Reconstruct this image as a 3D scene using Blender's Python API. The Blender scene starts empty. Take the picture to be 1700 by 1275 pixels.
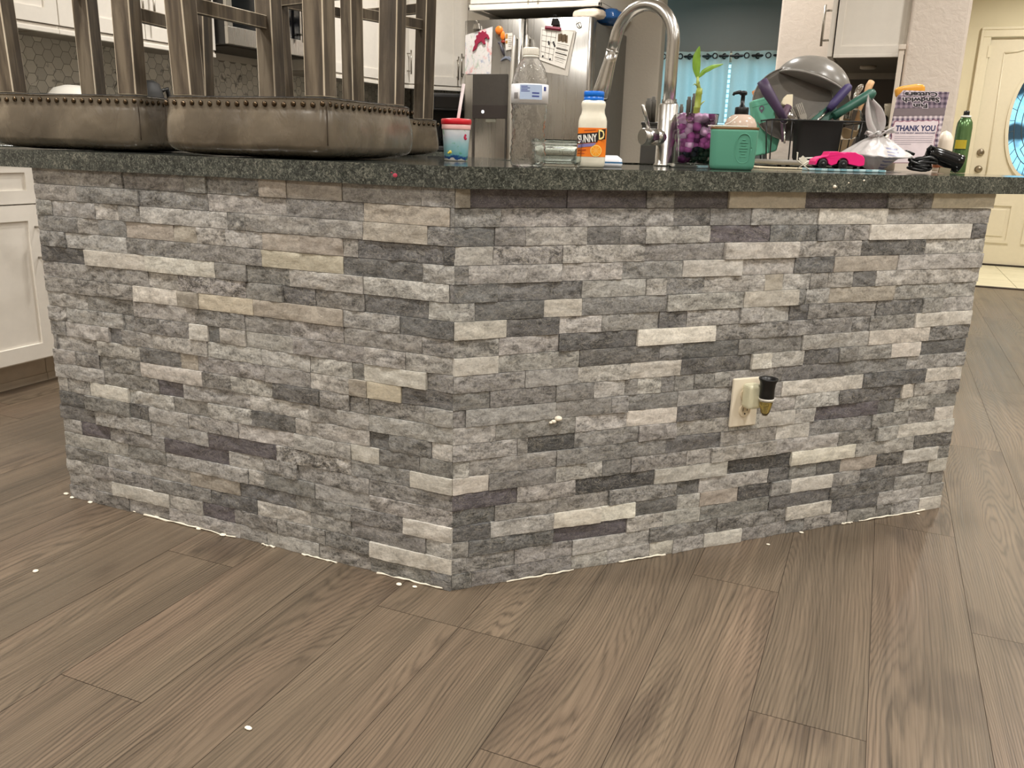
import bpy, bmesh, math, random
from mathutils import Vector, Matrix, noise
rnd = random.Random(7)
C = bpy.context.scene.collection
PI = math.pi
# ------------------------------------------------------------------ camera frame (metres; X right along the island front, Y into the kitchen)
CAM = Vector((0.77159, -1.52283, 0.95481))
CR = Vector((0.9187166, 0.3939612, 0.0274650)); CU = Vector((-0.1297193, 0.2353547, 0.9632139)); CF = Vector((-0.3730049, 0.8884834, -0.2673287))
FP = 1411.665
def ray(px, py): return CR * ((px - 850) / FP) - CU * ((py - 637.5) / FP) + CF
def at(px, py, s): return CAM + ray(px, py) * s
def on(px, py, ax, v):
    d = ray(px, py); i = 'XYZ'.index(ax); return CAM + d * ((v - CAM[i]) / d[i])
def lin(c):
    return tuple((x / 12.92 if x <= .04045 else ((x + .055) / 1.055) ** 2.4) for x in [q / 255 for q in c])
# ------------------------------------------------------------------ materials
MATS = {}
class NT:
    def __init__(s, name):
        s.m = bpy.data.materials.new(name); s.m.use_nodes = True
        s.t = s.m.node_tree; s.n = s.t.nodes; s.b = s.n['Principled BSDF']; MATS[name] = s.m
    def add(s, typ, **k):
        n = s.n.new(typ)
        for a, v in k.items():
            if a.startswith('i_'):
                key = a[2:]; key = int(key) if key.isdigit() else key.replace('_', ' ')
                n.inputs[key].default_value = v
            else: setattr(n, a, v)
        return n
    def link(s, a, b): s.t.links.new(a, b)
    def coord(s, scale=(1, 1, 1), out='Object', off=None):
        tc = s.add('ShaderNodeTexCoord'); mp = s.add('ShaderNodeMapping'); mp.inputs['Scale'].default_value = scale
        s.link(tc.outputs[out], mp.inputs[0])
        if off is not None: s.link(off, mp.inputs['Location'])
        return mp.outputs[0]
    def noise(s, vec, scale, detail=4, rough=.5, dist=0):
        n = s.add('ShaderNodeTexNoise'); n.inputs['Scale'].default_value = scale; n.inputs['Detail'].default_value = detail
        n.inputs['Roughness'].default_value = rough; n.inputs['Distortion'].default_value = dist
        if vec is not None: s.link(vec, n.inputs['Vector'])
        return n.outputs['Fac']
    def ramp(s, fac, stops, interp='LINEAR'):
        r = s.add('ShaderNodeValToRGB'); e = r.color_ramp.elements; r.color_ramp.interpolation = interp
        while len(e) < len(stops): e.new(.5)
        for k, (p, c) in enumerate(stops):
            e[k].position = p; e[k].color = (*c, 1) if len(c) == 3 else c
        s.link(fac, r.inputs[0]); return r.outputs[0]
    def mix(s, fac, a, b, mode='MIX'):
        m = s.add('ShaderNodeMix', data_type='RGBA', blend_type=mode)
        for v, k in ((fac, 0), (a, 6), (b, 7)):
            if hasattr(v, 'is_linked'): s.link(v, m.inputs[k])
            elif isinstance(v, (int, float)): m.inputs[k].default_value = v
            else: m.inputs[k].default_value = (*v, 1) if len(v) == 3 else v
        return m.outputs[2]
    def math(s, op, a, b=0.):
        m = s.add('ShaderNodeMath', operation=op)
        for k, v in ((0, a), (1, b)):
            if hasattr(v, 'is_linked'): s.link(v, m.inputs[k])
            else: m.inputs[k].default_value = v
        return m.outputs[0]
    def bump(s, h, strength=.3, dist=.002):
        b = s.add('ShaderNodeBump'); b.inputs['Strength'].default_value = strength; b.inputs['Distance'].default_value = dist
        s.link(h, b.inputs['Height']); s.link(b.outputs[0], s.b.inputs['Normal'])
    def set(s, **k):
        for a, v in k.items():
            key = a.replace('_', ' ')
            if hasattr(v, 'is_linked'): s.link(v, s.b.inputs[key])
            elif isinstance(v, tuple) and len(v) == 3: s.b.inputs[key].default_value = (*v, 1)
            else: s.b.inputs[key].default_value = v
        return s
def plain(name, rgb, rough=.5, metal=0., var=.06, scale=30, bump=0, **k):
    """procedural paint / plastic: a faint noise mottling of one colour"""
    t = NT(name); c = lin(rgb); v = t.coord(); f = t.noise(v, scale, 5, .6)
    t.set(Base_Color=t.ramp(f, [(.3, tuple(x * (1 - var) for x in c)), (.7, tuple(min(1, x * (1 + var)) for x in c))]), Roughness=rough, Metallic=metal, **k)
    if bump: t.bump(f, bump, .002)
    return t.m
def clear(name, rgb=(255, 255, 255), rough=.03, ior=1.3, alpha=1., **k):
    t = NT(name); t.set(Base_Color=lin(rgb), Roughness=rough, IOR=ior, Transmission_Weight=1., **k)
    v = t.coord(); t.bump(t.noise(v, 60, 2), .04, .001)
    return t.m
# ------------------------------------------------------------------ mesh builder
class MB:
    def __init__(s): s.v = []; s.f = []; s.mi = []; s.sm = []
    def face(s, idx, mi=0, sm=False): s.f.append(tuple(idx)); s.mi.append(mi); s.sm.append(sm)
    def pts(s, ps):
        o = len(s.v); s.v += [Vector(p) for p in ps]; return o
    def box(s, a, b, mi=0, M=None):
        x0, y0, z0 = a; x1, y1, z1 = b
        P = [Vector(p) for p in ((x0, y0, z0), (x1, y0, z0), (x1, y1, z0), (x0, y1, z0), (x0, y0, z1), (x1, y0, z1), (x1, y1, z1), (x0, y1, z1))]
        if M is not None: P = [M @ p for p in P]
        o = s.pts(P)
        for q in ((3, 2, 1, 0), (4, 5, 6, 7), (0, 1, 5, 4), (1, 2, 6, 5), (2, 3, 7, 6), (3, 0, 4, 7)): s.face([o + i for i in q], mi)
        return s
    def tube(s, path, r, n=12, mi=0, cap=True, sm=True):
        path = [Vector(p) for p in path]; R = r if isinstance(r, (list, tuple)) else [r] * len(path)
        t0 = (path[1] - path[0]).normalized(); u = t0.orthogonal().normalized(); rings = []
        for i, p in enumerate(path):
            a = path[max(i - 1, 0)]; b = path[min(i + 1, len(path) - 1)]; t = (b - a).normalized()
            u = (u - t * u.dot(t)).normalized(); w = t.cross(u)
            rings.append(s.pts([p + (u * math.cos(k * 2 * PI / n) + w * math.sin(k * 2 * PI / n)) * R[i] for k in range(n)]))
        for i in range(len(path) - 1):
            for k in range(n): s.face((rings[i] + k, rings[i] + (k + 1) % n, rings[i + 1] + (k + 1) % n, rings[i + 1] + k), mi, sm)
        if cap:
            s.face([rings[0] + k for k in range(n)][::-1], mi); s.face([rings[-1] + k for k in range(n)], mi)
        return s
    def lathe(s, prof, n=32, c=(0, 0, 0), mi=0, sm=True, M=None, sq=None):
        """profile of (radius, height); sq = superellipse exponent for a rounded-square section"""
        c = Vector(c); rings = []
        for r, z in prof:
            P = []
            for k in range(n):
                a = 2 * PI * k / n; ca, sa = math.cos(a), math.sin(a)
                if sq: q = (abs(ca) ** sq + abs(sa) ** sq) ** (-1 / sq); ca *= q; sa *= q
                p = Vector((r * ca, r * sa, z)); P.append((M @ p if M is not None else p) + c)
            rings.append(s.pts(P))
        for i in range(len(prof) - 1):
            for k in range(n): s.face((rings[i] + k, rings[i] + (k + 1) % n, rings[i + 1] + (k + 1) % n, rings[i + 1] + k), mi, sm)
        if prof[0][0] > 1e-5: s.face([rings[0] + k for k in range(n)][::-1], mi)
        if prof[-1][0] > 1e-5: s.face([rings[-1] + k for k in range(n)], mi)
        return s
    def prism(s, poly, z0, z1, mi=0, M=None, sm=False):
        n = len(poly); P = [Vector((x, y, z0)) for x, y in poly] + [Vector((x, y, z1)) for x, y in poly]
        if M is not None: P = [M @ p for p in P]
        o = s.pts(P)
        s.face([o + i for i in range(n)][::-1], mi); s.face([o + n + i for i in range(n)], mi)
        for i in range(n): s.face((o + i, o + (i + 1) % n, o + n + (i + 1) % n, o + n + i), mi, sm)
        return s
    def ball(s, c, r, n=16, m=10, mi=0, sc=(1, 1, 1)):
        prof = [(r * math.sin(PI * i / m), -r * math.cos(PI * i / m)) for i in range(m + 1)]
        return s.lathe(prof, n, c, mi, True, Matrix.Diagonal(sc))
    def sheet(s, fn, nu, nv, mi=0, sm=True, cu=False):
        o = s.pts([fn(i / nu, j / nv) for j in range(nv + 1) for i in range(nu + 1)])
        for j in range(nv):
            for i in range(nu):
                a = o + j * (nu + 1) + i; s.face((a, a + 1, a + nu + 2, a + nu + 1), mi, sm)
        return s
    def holed(s, outer, hole, z0, z1, mi=0, M=None):
        """slab between z0 and z1 with one hole through it"""
        bm = bmesh.new(); loops = []
        for lp in (outer, hole):
            vs = [bm.verts.new((x, y, 0)) for x, y in lp]; loops.append(vs)
            for i in range(len(vs)): bm.edges.new((vs[i], vs[(i + 1) % len(vs)]))
        bmesh.ops.triangle_fill(bm, use_beauty=True, use_dissolve=False, edges=bm.edges[:])
        bm.verts.index_update(); V = [v.co.copy() for v in bm.verts]; Fs = [[v.index for v in f.verts] for f in bm.faces]; bm.free()
        for z, flip in ((z0, True), (z1, False)):
            P = [Vector((p.x, p.y, z)) for p in V]
            o = s.pts([M @ p for p in P] if M is not None else P)
            for f in Fs:
                a, b, c = (V[i] for i in f[:3]); up = (b - a).cross(c - a).z > 0
                s.face([o + i for i in (f if up != flip else f[::-1])], mi)
        for lp, inn in ((outer, False), (hole, True)):
            n = len(lp); P = [Vector((x, y, z0)) for x, y in lp] + [Vector((x, y, z1)) for x, y in lp]
            o = s.pts([M @ p for p in P] if M is not None else P)
            for i in range(n): s.face((o + i, o + (i + 1) % n, o + n + (i + 1) % n, o + n + i)[:: -1 if inn else 1], mi)
        return s
def obj(name, mb, mat, parent=None, bevel=0, smooth=None, label=None, seg=2, bmat=None, loc=None):
    me = bpy.data.meshes.new(name); me.from_pydata([tuple(v) for v in mb.v], [], mb.f)
    mats = mat if isinstance(mat, (list, tuple)) else [mat]
    for m in mats: me.materials.append(m)
    me.polygons.foreach_set('material_index', mb.mi)
    me.polygons.foreach_set('use_smooth', [True] * len(mb.f) if smooth else mb.sm)
    me.update()
    o = bpy.data.objects.new(name, me); C.objects.link(o)
    if parent: o.parent = parent
    if loc is not None: o.location = loc
    if bevel:
        b = o.modifiers.new('bevel', 'BEVEL'); b.width = bevel; b.segments = seg; b.limit_method = 'ANGLE'; b.angle_limit = math.radians(40)
        if bmat is not None: b.material = bmat
    if label: o['label'] = label
    return o
def tag(o, label, cat, group=None):
    o['label'] = label; o['category'] = cat
    if group: o['group'] = group
    return o
def thing(name, label, cat, loc=(0, 0, 0), rz=0, group=None):
    o = bpy.data.objects.new(name, None); C.objects.link(o); o.empty_display_size = .05
    o.location = loc; o.rotation_euler = (0, 0, rz); return tag(o, label, cat, group)
def struct(name, mb, mat, **k):
    o = obj(name, mb, mat, **k); o['kind'] = 'structure'; return o
def basis(o, x, y, z=None):
    x = Vector(x).normalized(); y = Vector(y); y = (y - x * y.dot(x)).normalized(); z = x.cross(y)
    return Matrix(((x.x, y.x, z.x, o[0]), (x.y, y.y, z.y, o[1]), (x.z, y.z, z.z, o[2]), (0, 0, 0, 1)))
def lettering(name, s, size, mat, parent, M, ext=.0004, align='CENTER', shear=0, width=None, off=0., label=None):
    cu = bpy.data.curves.new(name, 'FONT'); cu.body = s; cu.size = size; cu.extrude = ext; cu.align_x = align; cu.shear = shear; cu.offset = off; cu.resolution_u = 2
    ob = bpy.data.objects.new(name, cu); C.objects.link(ob); dg = bpy.context.evaluated_depsgraph_get()
    me = bpy.data.meshes.new_from_object(ob.evaluated_get(dg)); bpy.data.objects.remove(ob)
    if width:
        w = max(v.co.x for v in me.vertices) - min(v.co.x for v in me.vertices); M = M @ Matrix.Diagonal((width / w, 1, 1, 1))
    me.transform(M); me.materials.clear(); me.materials.append(mat)
    o = bpy.data.objects.new(name, me); C.objects.link(o); o.parent = parent
    if label: o['label'] = label
    return o
# ------------------------------------------------------------------ the materials of the place
def m_stone():
    t = NT('split_quartzite')
    a = t.add('ShaderNodeAttribute', attribute_name='tone'); r = t.add('ShaderNodeAttribute', attribute_name='seed'); k = t.add('ShaderNodeAttribute', attribute_name='contrast')
    off = t.add('ShaderNodeCombineXYZ'); 
    for i, q in enumerate((37., 91., 53.)): t.link(t.math('MULTIPLY', r.outputs['Fac'], q), off.inputs[i])
    v = t.coord((1, 1, 1), off=off.outputs[0]); vs = t.coord((1, 1, 2.2), off=off.outputs[0])
    n1 = t.noise(vs, 30, 9, .74, .9); n2 = t.noise(v, 170, 6, .78, .5); n3 = t.noise(v, 520, 2, .6); n4 = t.noise(vs, 11, 4, .6, 2.2)
    mot = t.math('ADD', t.math('MULTIPLY', t.math('SUBTRACT', n1, .5), 4.6), t.math('MULTIPLY', t.math('SUBTRACT', n2, .5), 4.4))
    mot = t.math('MULTIPLY', t.math('ADD', mot, t.math('MULTIPLY', t.math('SUBTRACT', n4, .5), 3.0)), k.outputs['Fac'])
    val = t.add('ShaderNodeHueSaturation'); t.link(a.outputs['Color'], val.inputs['Color']); t.link(t.math('MAXIMUM', t.math('ADD', t.math('MULTIPLY', mot, .72), 1.0), .32), val.inputs['Value'])
    vein = t.math('ABSOLUTE', t.math('SUBTRACT', t.noise(vs, 18, 4, .6, 2.5), .5))
    vmask = t.math('MULTIPLY', t.ramp(vein, [(0, (1, 1, 1)), (.022, (0, 0, 0))]), t.math('MULTIPLY', k.outputs['Fac'], .35))
    c = t.mix(vmask, val.outputs[0], lin((205, 198, 182)))
    spk = t.ramp(n3, [(.62, (0, 0, 0)), (.70, (1, 1, 1))])
    c = t.mix(t.math('MULTIPLY', spk, .38), c, lin((220, 214, 200)))
    t.set(Base_Color=c, Roughness=t.ramp(n2, [(.3, (.38,) * 3), (.7, (.62,) * 3)]))
    h = t.math('ADD', t.math('MULTIPLY', n1, .8), t.math('MULTIPLY', n2, .45)); t.bump(t.math('ADD', h, t.math('MULTIPLY', n3, .14)), .5, .004)
    return t.m
def m_granite(name='green_granite', rough=.09):
    t = NT(name); v = t.coord(); w = t.noise(v, 5, 3, .5)
    n1 = t.noise(v, 120, 8, .75, 1.4); n2 = t.noise(v, 300, 4, .7, .6); n3 = t.noise(v, 7, 4, .6, 1.)
    c = t.ramp(n1, [(.36, lin((22, 24, 23))), (.47, lin((50, 54, 51))), (.57, lin((92, 95, 88))), (.70, lin((160, 160, 150)))])
    c2 = t.ramp(n1, [(.36, lin((30, 32, 34))), (.5, lin((74, 78, 72))), (.64, lin((138, 136, 124)))])
    c = t.mix(t.ramp(n3, [(.42, (0, 0, 0)), (.58, (1, 1, 1))]), c, c2)
    c = t.mix(t.ramp(n2, [(.36, (.75,) * 3), (.46, (0, 0, 0))]), c, lin((20, 24, 22)))
    vein = t.math('ABSOLUTE', t.math('SUBTRACT', t.noise(v, 6, 5, .6, 2.), .5))
    c = t.mix(t.ramp(vein, [(0, (.7,) * 3), (.012, (0, 0, 0))]), c, lin((22, 26, 24)))
    t.set(Base_Color=c, Roughness=rough); return t.m
def m_floor():
    t = NT('vinyl_plank'); s = t.add('ShaderNodeAttribute', attribute_name='seed'); off = t.add('ShaderNodeCombineXYZ')
    for i, q in enumerate((41., 87., 0.)): t.link(t.math('MULTIPLY', s.outputs['Fac'], q), off.inputs[i])
    tc = t.add('ShaderNodeTexCoord'); ad = t.add('ShaderNodeVectorMath', operation='ADD'); t.link(tc.outputs['Object'], ad.inputs[0]); t.link(off.outputs[0], ad.inputs[1])
    def mp(sc):
        m = t.add('ShaderNodeMapping'); m.inputs['Scale'].default_value = sc; t.link(ad.outputs[0], m.inputs[0]); return m.outputs[0]
    big = t.noise(mp((2.6, .42, 1)), 1.0, 2, .5, .4)                                   # slow swirl that bends the grain into cathedrals
    sep = t.add('ShaderNodeSeparateXYZ'); t.link(ad.outputs[0], sep.inputs[0])
    ph = t.math('ADD', t.math('MULTIPLY', sep.outputs[0], 115.), t.math('MULTIPLY', big, 62.))
    ph = t.math('ADD', ph, t.math('MULTIPLY', t.noise(mp((14., 1.2, 1)), 1.0, 4, .6), 5.))
    ring = t.math('ABSOLUTE', t.math('SUBTRACT', t.math('FRACT', ph), .5))              # 0..0.5 saw rings
    fine = t.noise(mp((320., 3., 1)), 1.0, 3, .6); streak = t.noise(mp((34., .55, 1)), 1.0, 4, .6); patch = t.noise(mp((6., 1.6, 1)), 1.0, 3, .5)
    knot = t.noise(mp((7.5, 3.0, 1)), 1.0, 2, .4)
    line = t.ramp(ring, [(.0, (1, 1, 1)), (.32, (0, 0, 0))])
    val = t.math('ADD', 1.0, t.math('MULTIPLY', t.math('SUBTRACT', streak, .5), 1.1)); val = t.math('ADD', val, t.math('MULTIPLY', t.math('SUBTRACT', fine, .5), 1.0)); val = t.math('ADD', val, t.math('MULTIPLY', t.math('SUBTRACT', patch, .5), .9))
    val = t.math('SUBTRACT', val, t.math('MULTIPLY', line, t.math('MULTIPLY', t.math('MAXIMUM', t.math('SUBTRACT', patch, .20), 0.), 1.1)))
    val = t.math('MULTIPLY', val, t.math('ADD', t.math('MULTIPLY', s.outputs['Fac'], .20), .90))
    hue = t.noise(mp((3.2, .8, 1)), 1.0, 3, .5)
    c = t.ramp(hue, [(.30, lin((102, 90, 75))), (.50, lin((108, 94, 78))), (.70, lin((114, 97, 81)))])
    c = t.mix(t.math('MULTIPLY', t.ramp(knot, [(.60, (0, 0, 0)), (.74, (1, 1, 1))]), .62), c, lin((74, 62, 52)))
    hv = t.add('ShaderNodeHueSaturation'); t.link(c, hv.inputs['Color']); t.link(t.math('MAXIMUM', val, .25), hv.inputs['Value'])
    t.set(Base_Color=hv.outputs[0], Roughness=t.ramp(fine, [(.3, (.30,) * 3), (.7, (.42,) * 3)]))
    t.bump(t.math('ADD', fine, t.math('MULTIPLY', ring, .6)), .18, .0015); return t.m
def m_wood(name, cols, sx=60., sz=3., rough=.55, axis='z'):
    t = NT(name); sc = (sx, sx, sz) if axis == 'z' else ((sz, sx, sx) if axis == 'x' else (sx, sz, sx))
    v = t.coord(sc); v2 = t.coord(tuple(x * .25 for x in sc))
    n = t.noise(v, 1., 6, .65, .4); b = t.noise(v2, 1., 4, .6, .3)
    f = t.math('ADD', t.math('MULTIPLY', n, .6), t.math('MULTIPLY', b, .5))
    t.set(Base_Color=t.ramp(f, [(.42, lin(cols[0])), (.55, lin(cols[1])), (.68, lin(cols[2]))]), Roughness=rough); t.bump(n, .25, .002); return t.m
def m_leather():
    t = NT('bronze_leather'); v = t.coord(); n = t.noise(v, 9, 4, .55, .4); g = t.noise(v, 900, 2, .5); w = t.noise(t.coord((1, 1, .55)), 22, 3, .5, .8)
    t.set(Base_Color=t.ramp(n, [(.3, lin((84, 75, 63))), (.55, lin((104, 94, 80))), (.72, lin((124, 113, 97)))]), Roughness=t.ramp(w, [(.35, (.20,) * 3), (.65, (.34,) * 3)]), Coat_Weight=.25, Coat_Roughness=.18)
    t.bump(t.math('ADD', w, t.math('MULTIPLY', g, .05)), .35, .008); return t.m
def m_steel(name='brushed_steel', rgb=(190, 186, 180), rough=.28, sc=(400, 400, 6)):
    t = NT(name); n = t.noise(t.coord(sc), 1., 2, .5); c = lin(rgb)
    t.set(Base_Color=t.ramp(n, [(.3, tuple(x * .96 for x in c)), (.7, c)]), Metallic=1., Roughness=t.ramp(n, [(.3, (rough * .96,) * 3), (.7, (rough * 1.04,) * 3)])); return t.m
def m_hextile():
    t = NT('hexagon_marble_tile'); s = t.add('ShaderNodeAttribute', attribute_name='seed'); v = t.coord(); n = t.noise(v, 11, 5, .6, 1.6)
    c = t.mix(s.outputs['Fac'], lin((232, 226, 214)), lin((206, 201, 190))); c = t.mix(t.ramp(n, [(.58, (0, 0, 0)), (.70, (1, 1, 1))]), c, lin((112, 106, 96)))
    t.set(Base_Color=c, Roughness=.3); return t.m
def m_wall(name, rgb, b=.25, sc=55):
    t = NT(name); v = t.coord(); n = t.noise(v, sc, 5, .6, .5); n2 = t.noise(v, 3, 2); c = lin(rgb)
    t.set(Base_Color=t.ramp(n2, [(.3, tuple(x * .96 for x in c)), (.7, c)]), Roughness=.75); t.bump(n, b, .006); return t.m
def m_curtain():
    t = NT('sheer_curtain'); n = t.noise(t.coord((300, 300, 300)), 1., 2)
    tr = t.add('ShaderNodeBsdfTranslucent'); df = t.add('ShaderNodeBsdfDiffuse'); mx = t.add('ShaderNodeMixShader'); mx.inputs[0].default_value = .42
    col = t.ramp(n, [(.3, lin((206, 222, 220))), (.7, lin((226, 238, 236)))]); t.link(col, tr.inputs[0]); t.link(col, df.inputs[0])
    t.link(tr.outputs[0], mx.inputs[1]); t.link(df.outputs[0], mx.inputs[2]); t.link(mx.outputs[0], t.n['Material Output'].inputs[0]); return t.m
def m_doorglass():
    t = NT('textured_door_glass'); v = t.coord(); n = t.noise(v, 26, 4, .6, 1.2)
    tr = t.add('ShaderNodeBsdfTranslucent'); gl = t.add('ShaderNodeBsdfGlossy'); gl.inputs['Roughness'].default_value = .1; mx = t.add('ShaderNodeMixShader'); mx.inputs[0].default_value = .08
    big = t.noise(v, 3.2, 2); col = t.mix(t.ramp(big, [(.52, (0, 0, 0)), (.6, (1, 1, 1))]), t.ramp(n, [(.3, lin((205, 235, 250))), (.7, lin((245, 252, 255)))]), lin((120, 132, 140)))
    t.link(col, tr.inputs[0]); t.link(tr.outputs[0], mx.inputs[1]); t.link(gl.outputs[0], mx.inputs[2]); t.link(mx.outputs[0], t.n['Material Output'].inputs[0]); return t.m
def m_lamp(name, rgb, s):
    t = NT(name); t.set(Base_Color=rgb, Emission_Color=rgb, Emission_Strength=s); t.bump(t.noise(t.coord(), 200, 2), .05, .001); return t.m
def m_check(name, a, b, sc):
    t = NT(name); v = t.coord((sc, sc, sc)); s = t.add('ShaderNodeSeparateXYZ'); t.link(v, s.inputs[0])
    g = lambda o: t.math('GREATER_THAN', t.math('FRACT', o), .5)
    f = t.math('MULTIPLY', t.math('ADD', g(s.outputs[0]), g(s.outputs[1])), .5); t.set(Base_Color=t.mix(f, lin(a), lin(b)), Roughness=.55); return t.m
def m_drawing():
    t = NT('childs_paint_drawing'); v = t.coord(); w = lin((226, 222, 220)); c = w
    for k, (sc, col) in enumerate((((9, 9, 6), (232, 120, 122)), ((14, 14, 9), (120, 140, 178)), ((12, 12, 8), (150, 176, 150)))):
        mp = t.add('ShaderNodeMapping'); mp.inputs['Scale'].default_value = sc; mp.inputs['Location'].default_value = (k * 7.3, 2.1, k * 3.); t.link(v, mp.inputs[0])
        n = t.noise(mp.outputs[0], 1.6, 5, .7, .8); c = t.mix(t.math('MULTIPLY', t.ramp(n, [(.55, (0, 0, 0)), (.68, (1, 1, 1))]), .75), c, lin(col))
    t.set(Base_Color=c, Roughness=.7); return t.m
STONE = m_stone(); GRANITE = m_granite(); GREDGE = m_granite('green_granite_eased_edge', .34); FLOOR = m_floor(); LEATHER = m_leather(); STEEL = m_steel(); HEX = m_hextile()
FRIDGE = m_steel('fridge_steel', (188, 185, 180), .28, (90, 90, 2)); FAUCETM = m_steel('faucet_nickel', (216, 213, 208), .26, (40, 40, 8))
HANDLE = m_steel('satin_handle', (168, 162, 152), .33, (200, 200, 200)); CHROME = m_steel('chrome', (215, 213, 208), .12, (60, 60, 60)); BRONZE = m_steel('aged_bronze_nail', (86, 72, 56), .24, (90, 90, 90))
SILVER = m_steel('cutlery_steel', (205, 203, 198), .18, (80, 80, 80))
LEGWOOD = m_wood('weathered_wood', [(56, 48, 39), (86, 75, 62), (120, 108, 91)], 55, 5); LEGEDGE = m_wood('highlit_worn_edge', [(176, 160, 138), (206, 192, 170), (226, 214, 194)], 55, 5)  # pale bevel wood carries the edge highlights in its colour, along with wear
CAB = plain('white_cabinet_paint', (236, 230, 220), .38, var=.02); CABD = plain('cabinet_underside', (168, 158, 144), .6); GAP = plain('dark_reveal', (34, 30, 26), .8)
WALLW = m_wall('knockdown_white_wall', (222, 210, 198), .5, 34); WALLB = m_wall('kitchen_wall_paint', (216, 208, 194), .3); WALLY = m_wall('entry_cream_wall', (224, 216, 190), .15); WALLD = m_wall('den_grey_wall', (128, 126, 120), .15); CEIL = m_wall('ceiling_paint', (232, 228, 220), .3)
TAUPE = m_wall('taupe_backsplash', (104, 94, 86), .1); TRIM = plain('trim_paint', (226, 218, 196), .4, var=.02); DOORP = plain('door_paint', (222, 214, 194), .42, var=.02)
BLACK = plain('black_plastic', (16, 16, 17), .35); BLACKM = plain('black_matte', (34, 33, 32), .6); BLKWIRE = plain('black_wire', (14, 14, 14), .4); DGREY = plain('fridge_side_grey', (112, 110, 104), .45); GLASSBLK = plain('black_glass', (10, 11, 14), .08)
WHITE = plain('white_plastic', (238, 234, 224), .35, var=.02); PLATEW = plain('outlet_white', (232, 222, 202), .35, var=.02); GROUT = plain('white_grout', (240, 232, 214), .8)
CLEAR = clear('clear_plastic', (250, 252, 252), .04, 1.22); WATER = clear('water', (250, 253, 255), .0, 1.33); GLASS = clear('clear_glass', (245, 252, 250), .02, 1.3)
DARKFAB = plain('dust_cover', (20, 18, 18), .95)
PAPER = plain('paper_white', (226, 221, 212), .7, var=.03); INK = plain('black_ink', (28, 26, 30), .7); NAVY = plain('navy_ink', (34, 40, 92), .6)
STL="""1170g 874m 687m 621m 553m 474t 403t 264g 75g
1170g 1022m 825m 619g 406m 213t 11m
1170g 1115g 968l 896m 827l 569m 517g 214t 61m
1170m 1029g 963m 875t 730t 660g 577l 473t 372t 264g 227d 24k
1170m 1080l 878m 678m 477y 265d 73l
1170k 1018w 822w 614m 523m 406l 215l 11d
1170g 1115m 819l 725v 528m 426d 339m 213d 59l
1170m 869w 735t 667y 510t 267l 127d
1170l 1028m 874g 685m 536m 412g 267m 75m
1170g 1107l 912m 877m 793m 702w 647d 613l 536l 403g 217g 113l
1170m 1115l 963d 921g 821l 652l 494l 359l 247m 218w 63m
1170m 1150l 1009l 866d 737t 685g 486g 360l 256t 211y 125d
1170g 1093m 1009m 869w 672m 586l 467d 337m 257m 207m 68g
1170l 997m 814p 735g 534l 364g 290l 208l
1170l 1131g 1053w 918l 768g 660l 531d 405l 207d 156m 52l
1170d 1073m 918d 858l 727g 573l 412l 256w 182m 81m
1170d 1045l 854l 668p 464v 257m 105w
1170l 1098p 999m 811p 608l 507g 406g 210m
1170l 941m 811g 552l 504m 358l 209g
1170m 1015l 867g 736t 581d 416m 260m 123w
1170l 1070g 997m 863m 674d 530l 375g 261m 65l
1170g 1006w 811l 702p 603m 473g 334m 210w
1170g 1072m 953g 815l 589g 506l 351g 210m 52m"""
STR="""0t 32p 245p 432m 501p 643y 856p 1106m 1253y
0m 97g 293g 502d 599m 708g 902w 1113g 1325g
0d 86m 152l 294d 373m 435l 603p 765d 903m 985g 1063w 1403d
0l 83v 238l 437m 643w 852g 1045d 1251l
0m 30l 238l 383m 536w 695l 848d 964t 1169l
0d 95d 287l 446l 498m 599l 764t 820l 899m 953g 1028d 1101l
0g 44d 200w 289m 502l 709w 868m 893l 961t 1169g
0w 116d 238l 340g 486d 558g 704l 774l 849d 905m 1119d 1273g 1346l
0g 99l 239d 432W 641m 847m 1048m 1106m 1256w
0w 99g 290d 493m 552d 708m 896l 1107w 1314m
0g 162l 289l 419w 553d 750w 812l 907d 1015m 1079g 1189w 1286d
0m 82m 237m 330l 409m 442l 503m 540g 594m 650g 692g 823m 850d 1044m 1252g
0m 28l 238m 375g 418m 550l 697l 801l 850w 1110d 1323w
0l 97g 288l 419w 552d 701m 779l 898l 1037d 1246w 1292l 1409m
0g 149g 175k 288m 452g 554l 704l 791w 903l 966p 1174d 1232l 1348m
0l 38g 245m 323m 529d 683g 851w 951m 1161g 1289m 1380w
0w 84m 245l 363m 439m 591g 660l 854l 1052m 1184l 1256w
0p 152g 296k 504w 711k 906W 1117l 1323d
0d 100g 385m 571d 633l 842d 908m 995d 1075t 1196d 1290w 1415m
0d 90l 244W 364W 457d 576l 639t 753k 854g 915w 1051m 1073g 1149d 1224m 1388w
0g 39d 245p 437l 537l 644m 852d 1051d 1274g 1409g
0m 151g 296l 503m 698m 911w 1059d 1221l 1375g
0m 47m 296l 390l 506w 571l 663w 775g 920m 973g 1123g 1222m 1278g 1376w"""
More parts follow.
